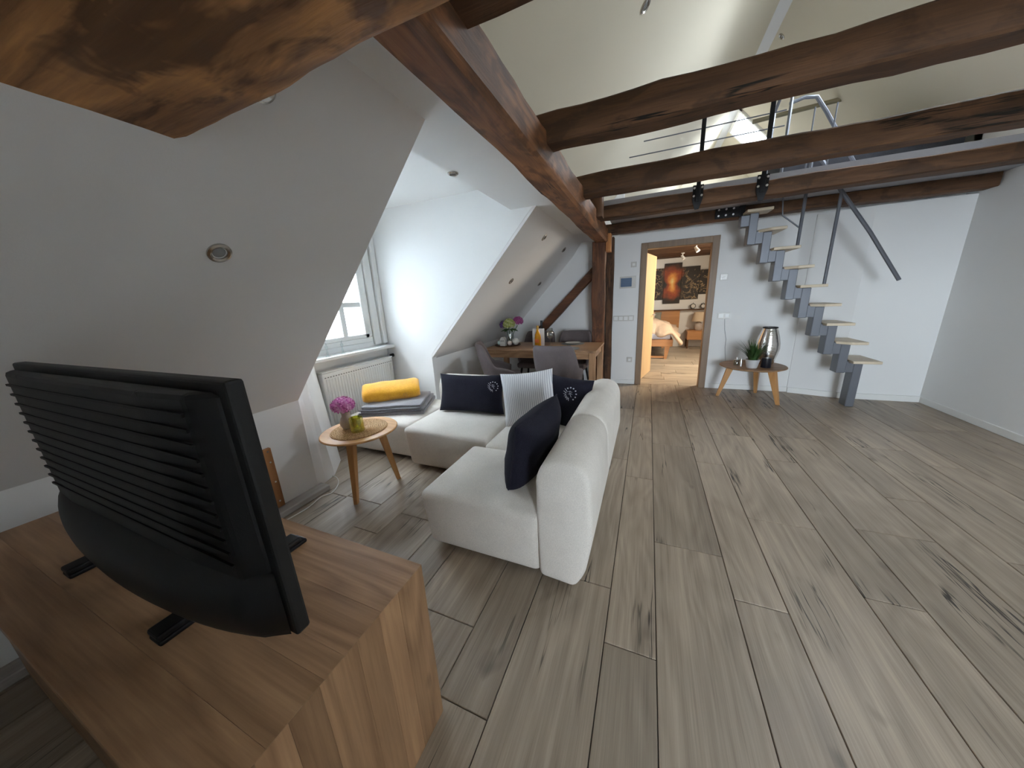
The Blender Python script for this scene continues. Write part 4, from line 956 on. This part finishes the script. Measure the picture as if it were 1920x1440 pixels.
# ------------------------------------------------------------------ bedroom
bed = thing('bed', (-.4, 8.4, 0), 'wooden bed with beige bedding seen through the doorway', 'bed')
build('side_rail', MB().box(-1.25, .52, 7.49, 7.53, .27, .42, .006, 1).box(.48, .52, 7.5, 9.3, .27, .42, .006, 1), M['bed'], bed)
build('headboard', MB().box(-1.25, .75, 9.27, 9.30, .45, .94, .006, 1), M['bed'], bed)
for y in (7.60, 9.15):
    build('leg', MB().prism([(y, .47), (y + .05, .47), (y + .05, .40), (y, .40)], 2, .0, .0) if False else MB().prism([(.27, .37), (.27, .47), (0, .42), (0, .37)], 1, y - .1, y - .05), M['bed'], bed)
build('crossbar', MB().box(-1.2, .40, 7.51, 7.54, .02, .06), M['bed'], bed)
build('mattress', MB().box(-1.22, .47, 7.52, 9.25, .42, .56, .03, 3), M['sheet'], bed, smooth=True)
mb = MB()
def duv(a, b_):
    p = duv0(a, b_)
    if b_ < .2: f = (1 - b_ / .2) ** 2; p.y -= .07 * f; p.z += (min(p.z, .50 + .03 * math.sin(p.x * 17)) - p.z) * f
    return p
def duv0(a, b_):
    x = -1.1 + 1.85 * a; y = 7.62 + 1.35 * b_
    z = .60 + .20 * math.exp(-((x + .05) / .45) ** 2) * (1 - .4 * b_) + .05 * noise.noise(Vector((x * 4, y * 4, 0))) + .03 * noise.noise(Vector((x * 10, y * 10, 3)))
    if x > .42: f = (x - .42) / .33; z = z * (1 - f) + (.30 + .25 * b_) * f; x = .42 + .24 * f + .02 * math.sin(y * 14)
    y += .06 * noise.noise(Vector((x * 6, 1, 2))) - (.10 if a > .7 and b_ < .1 else 0)
    return Vector((x, y, z))
mb.grid(duv, 46, 30); dvt = build('duvet', mb, M['beige'], bed, smooth='all')
so = dvt.modifiers.new('thick', 'SOLIDIFY'); so.thickness = .05
pillow('pillow', .62, .36, .16, fabric('olive_cover', srgb(150, 148, 136), srgb(110, 108, 98)), 'dark olive pillow at the head of the bed', place((.02, 9.10, .75), 0, rad(-30)), .06)
pillow('pillow', .55, .34, .14, M['beige'], 'beige pillow in front of the olive one on the bed', place((-.1, 8.86, .80), 0, rad(-50)), .06)
ns = thing('nightstand', (1.22, 9.2, 0), 'wooden nightstand beside the bed under the lamp', 'nightstand')
build('top', MB().box(.92, 1.55, 8.98, 9.34, .425, .445, .003, 1), M['bed'], ns); build('drawer', MB().box(.93, 1.54, 8.99, 9.34, .22, .424, .003, 1), M['bed'], ns)
for x in (.95, 1.52):
    for y in (9.01, 9.31): build('leg', MB().box(x - .018, x + .018, y - .018, y + .018, 0, .22), M['oldz'], ns)
tl = thing('table_lamp', (1.17, 9.14, .446), 'table lamp with beige shade on the nightstand', 'lamp')
build('base', MB().lathe([(0, 0), (.07, 0), (.085, .03), (.09, .1), (.07, .17), (.03, .2), (.012, .22), (.012, .26), (0, .26)], (1.17, 9.14, .446), 24), M['stone'], tl, smooth=True)
build('shade', MB().lathe([(.16, .22), (.115, .44), (.112, .44), (.157, .22)], (1.17, 9.14, .446), 32), fabric('lamp_shade', srgb(214, 196, 172), srgb(196, 176, 150)), tl, smooth=True)
sh = tag(build('wall_shelf', MB().box(-1.1, 1.5, 9.20, 9.36, .935, .955, .003, 1), M['oldx']), 'long dark wall shelf above the bed headboard', 'shelf')
for x, r_, lb in ((1.03, .055, 'round dark clock on the bedroom shelf, left one'), (1.25, .05, 'round dark alarm clock with bells on the bedroom shelf, right one')):
    ck = thing('clock', (x, 9.27, .956), lb, 'clock')
    build('case', MB().lathe([(0, 0), (r_, 0), (r_ * 1.1, .01), (r_ * 1.1, .035), (r_, .04), (0, .04)], n=24).xf(Matrix.Translation((x, 9.30, .956 + r_ * 1.1 + .01)) @ Matrix.Rotation(rad(90), 4, 'X')), M['blackm'], ck, smooth=True)
    build('face', MB().lathe([(0, .041), (r_ * .85, .041), (r_ * .85, .043), (0, .043)], n=24).xf(Matrix.Translation((x, 9.30, .956 + r_ * 1.1 + .01)) @ Matrix.Rotation(rad(90), 4, 'X')), M['porc'], ck)
    mb = MB().tube([(x - .03, 9.28, .956), (x - .02, 9.28, .98)], .005, 6).tube([(x + .03, 9.28, .956), (x + .02, 9.28, .98)], .005, 6).tube([(x, 9.28, .956 + r_ * 2.2), (x, 9.28, .956 + r_ * 2.2 + .035)], .006, 6)
    if r_ < .052: mb.lathe([(0, 0), (.02, 0), (.016, .02), (0, .025)], (x - .028, 9.28, .956 + r_ * 2.05), 10).lathe([(0, 0), (.02, 0), (.016, .02), (0, .025)], (x + .028, 9.28, .956 + r_ * 2.05), 10)
    build('stand', mb, M['blackm'], ck, smooth=True)
# staggered canvas picture: a generic glowing dusk between dark branches
t_ = NT('dusk_print'); tc_ = t_.n('ShaderNodeTexCoord'); v_ = tc_.outputs['Object']; s_ = t_.n('ShaderNodeSeparateXYZ'); t_.set(s_.inputs[0], v_)
X_, Z_ = s_.outputs[0], s_.outputs[2]
gx = t_.math('DIVIDE', X_, t_.math('MULTIPLY_ADD', t_.math('ABSOLUTE', t_.math('ADD', Z_, .02)), .75, .13)); gz = t_.math('DIVIDE', t_.math('SUBTRACT', Z_, .02), .46)
d_ = t_.math('SQRT', t_.math('ADD', t_.math('MULTIPLY', gx, gx), t_.math('MULTIPLY', gz, gz)))
d_ = t_.math('ADD', d_, t_.math('MULTIPLY', t_.math('SUBTRACT', t_.noise(v_, 7, 5), .5), .7))
col_ = t_.ramp(d_, [(.0, srgb(240, 222, 150)), (.3, srgb(226, 154, 74)), (.6, srgb(158, 72, 38)), (.92, srgb(70, 44, 32)), (1.0, srgb(40, 34, 30))])
wv = t_.noise(v_, 5.5, 6, .6, 1.2); br = t_.math('ABSOLUTE', t_.math('SUBTRACT', wv, .5))
msk = t_.math('MULTIPLY', t_.ramp(br, [(.006, (1, 1, 1)), (.022, (0, 0, 0))]), t_.ramp(t_.math('ABSOLUTE', X_), [(.18, (0, 0, 0)), (.34, (.8, .8, .8))]))
col_ = t_.mix(msk, col_, srgb(196, 168, 128))
t_.p(Base_Color=col_, Roughness=.6)
ar = thing('canvas_picture', (.525, 9.345, 1.6), 'staggered five panel canvas with glowing orange centre above the bed', 'picture')
for xa, xb_, za, zb_ in ((-.47, -.072, 1.30, 1.885), (-.067, .327, 1.205, 1.98), (.333, .722, 1.105, 2.085), (.728, 1.122, 1.195, 1.98), (1.128, 1.52, 1.305, 1.885)):
    build('canvas_panel', MB().box(xa, xb_, 9.325, 9.355, za, zb_, .003, 1), t_.m, ar)
for x, y in ((.735, 6.9), (.63, 8.25)):
    sp = thing('ceiling_spot', (x, y, 2.2), 'small white swivel spotlight on the bedroom ceiling, ' + ('nearer the door' if y < 7 else 'nearer the far wall'), 'spotlight', 'bedroom spotlights')
    build('mount', MB().lathe([(0, 0), (.035, 0), (.035, -.015), (0, -.015)], (x, y, 2.2), 16).tube([(x, y, 2.19), (x, y, 2.14)], .008, 8), M['trim'], sp, smooth=True)
    build('head', MB().tube([(x - .02, y, 2.15), (x + .03, y - .03, 2.07)], [.022, .036], 14), M['trim'], sp, smooth=True)

# ------------------------------------------------------------------ house across the street
st('ground', MB().box(-70, 70, -70, 70, -6.3, -6.0), plain('street_asphalt', srgb(120, 118, 116), .9))
fh = thing('neighbour_house', (-14.2, 9, -4), 'bright white house facade seen through the dormer window', 'building')
build('facade', MB().box(-14.6, -14.0, -45, 45, -6, 12), M['facade'], fh)
fr_ = plain('pale_blue_frame', srgb(170, 205, 220), .6); pn_ = plain('dim_pane', srgb(120, 110, 130), .2)
for y in (2.0, 6.0, 12.0, 16.0):
    for z in (.55, -2.6):
        f_ = build('window', MB().box(-14.02, -13.94, y, y + 1.05, z, z + 1.25, .01, 1), fr_, fh); build('pane', MB().box(-13.95, -13.93, y + .2, y + .85, z + .2, z + 1.12), pn_, f_)
build('ledge', MB().box(-14.02, -13.85, 12.0, 13.1, 2.2, 2.35), fr_, fh)
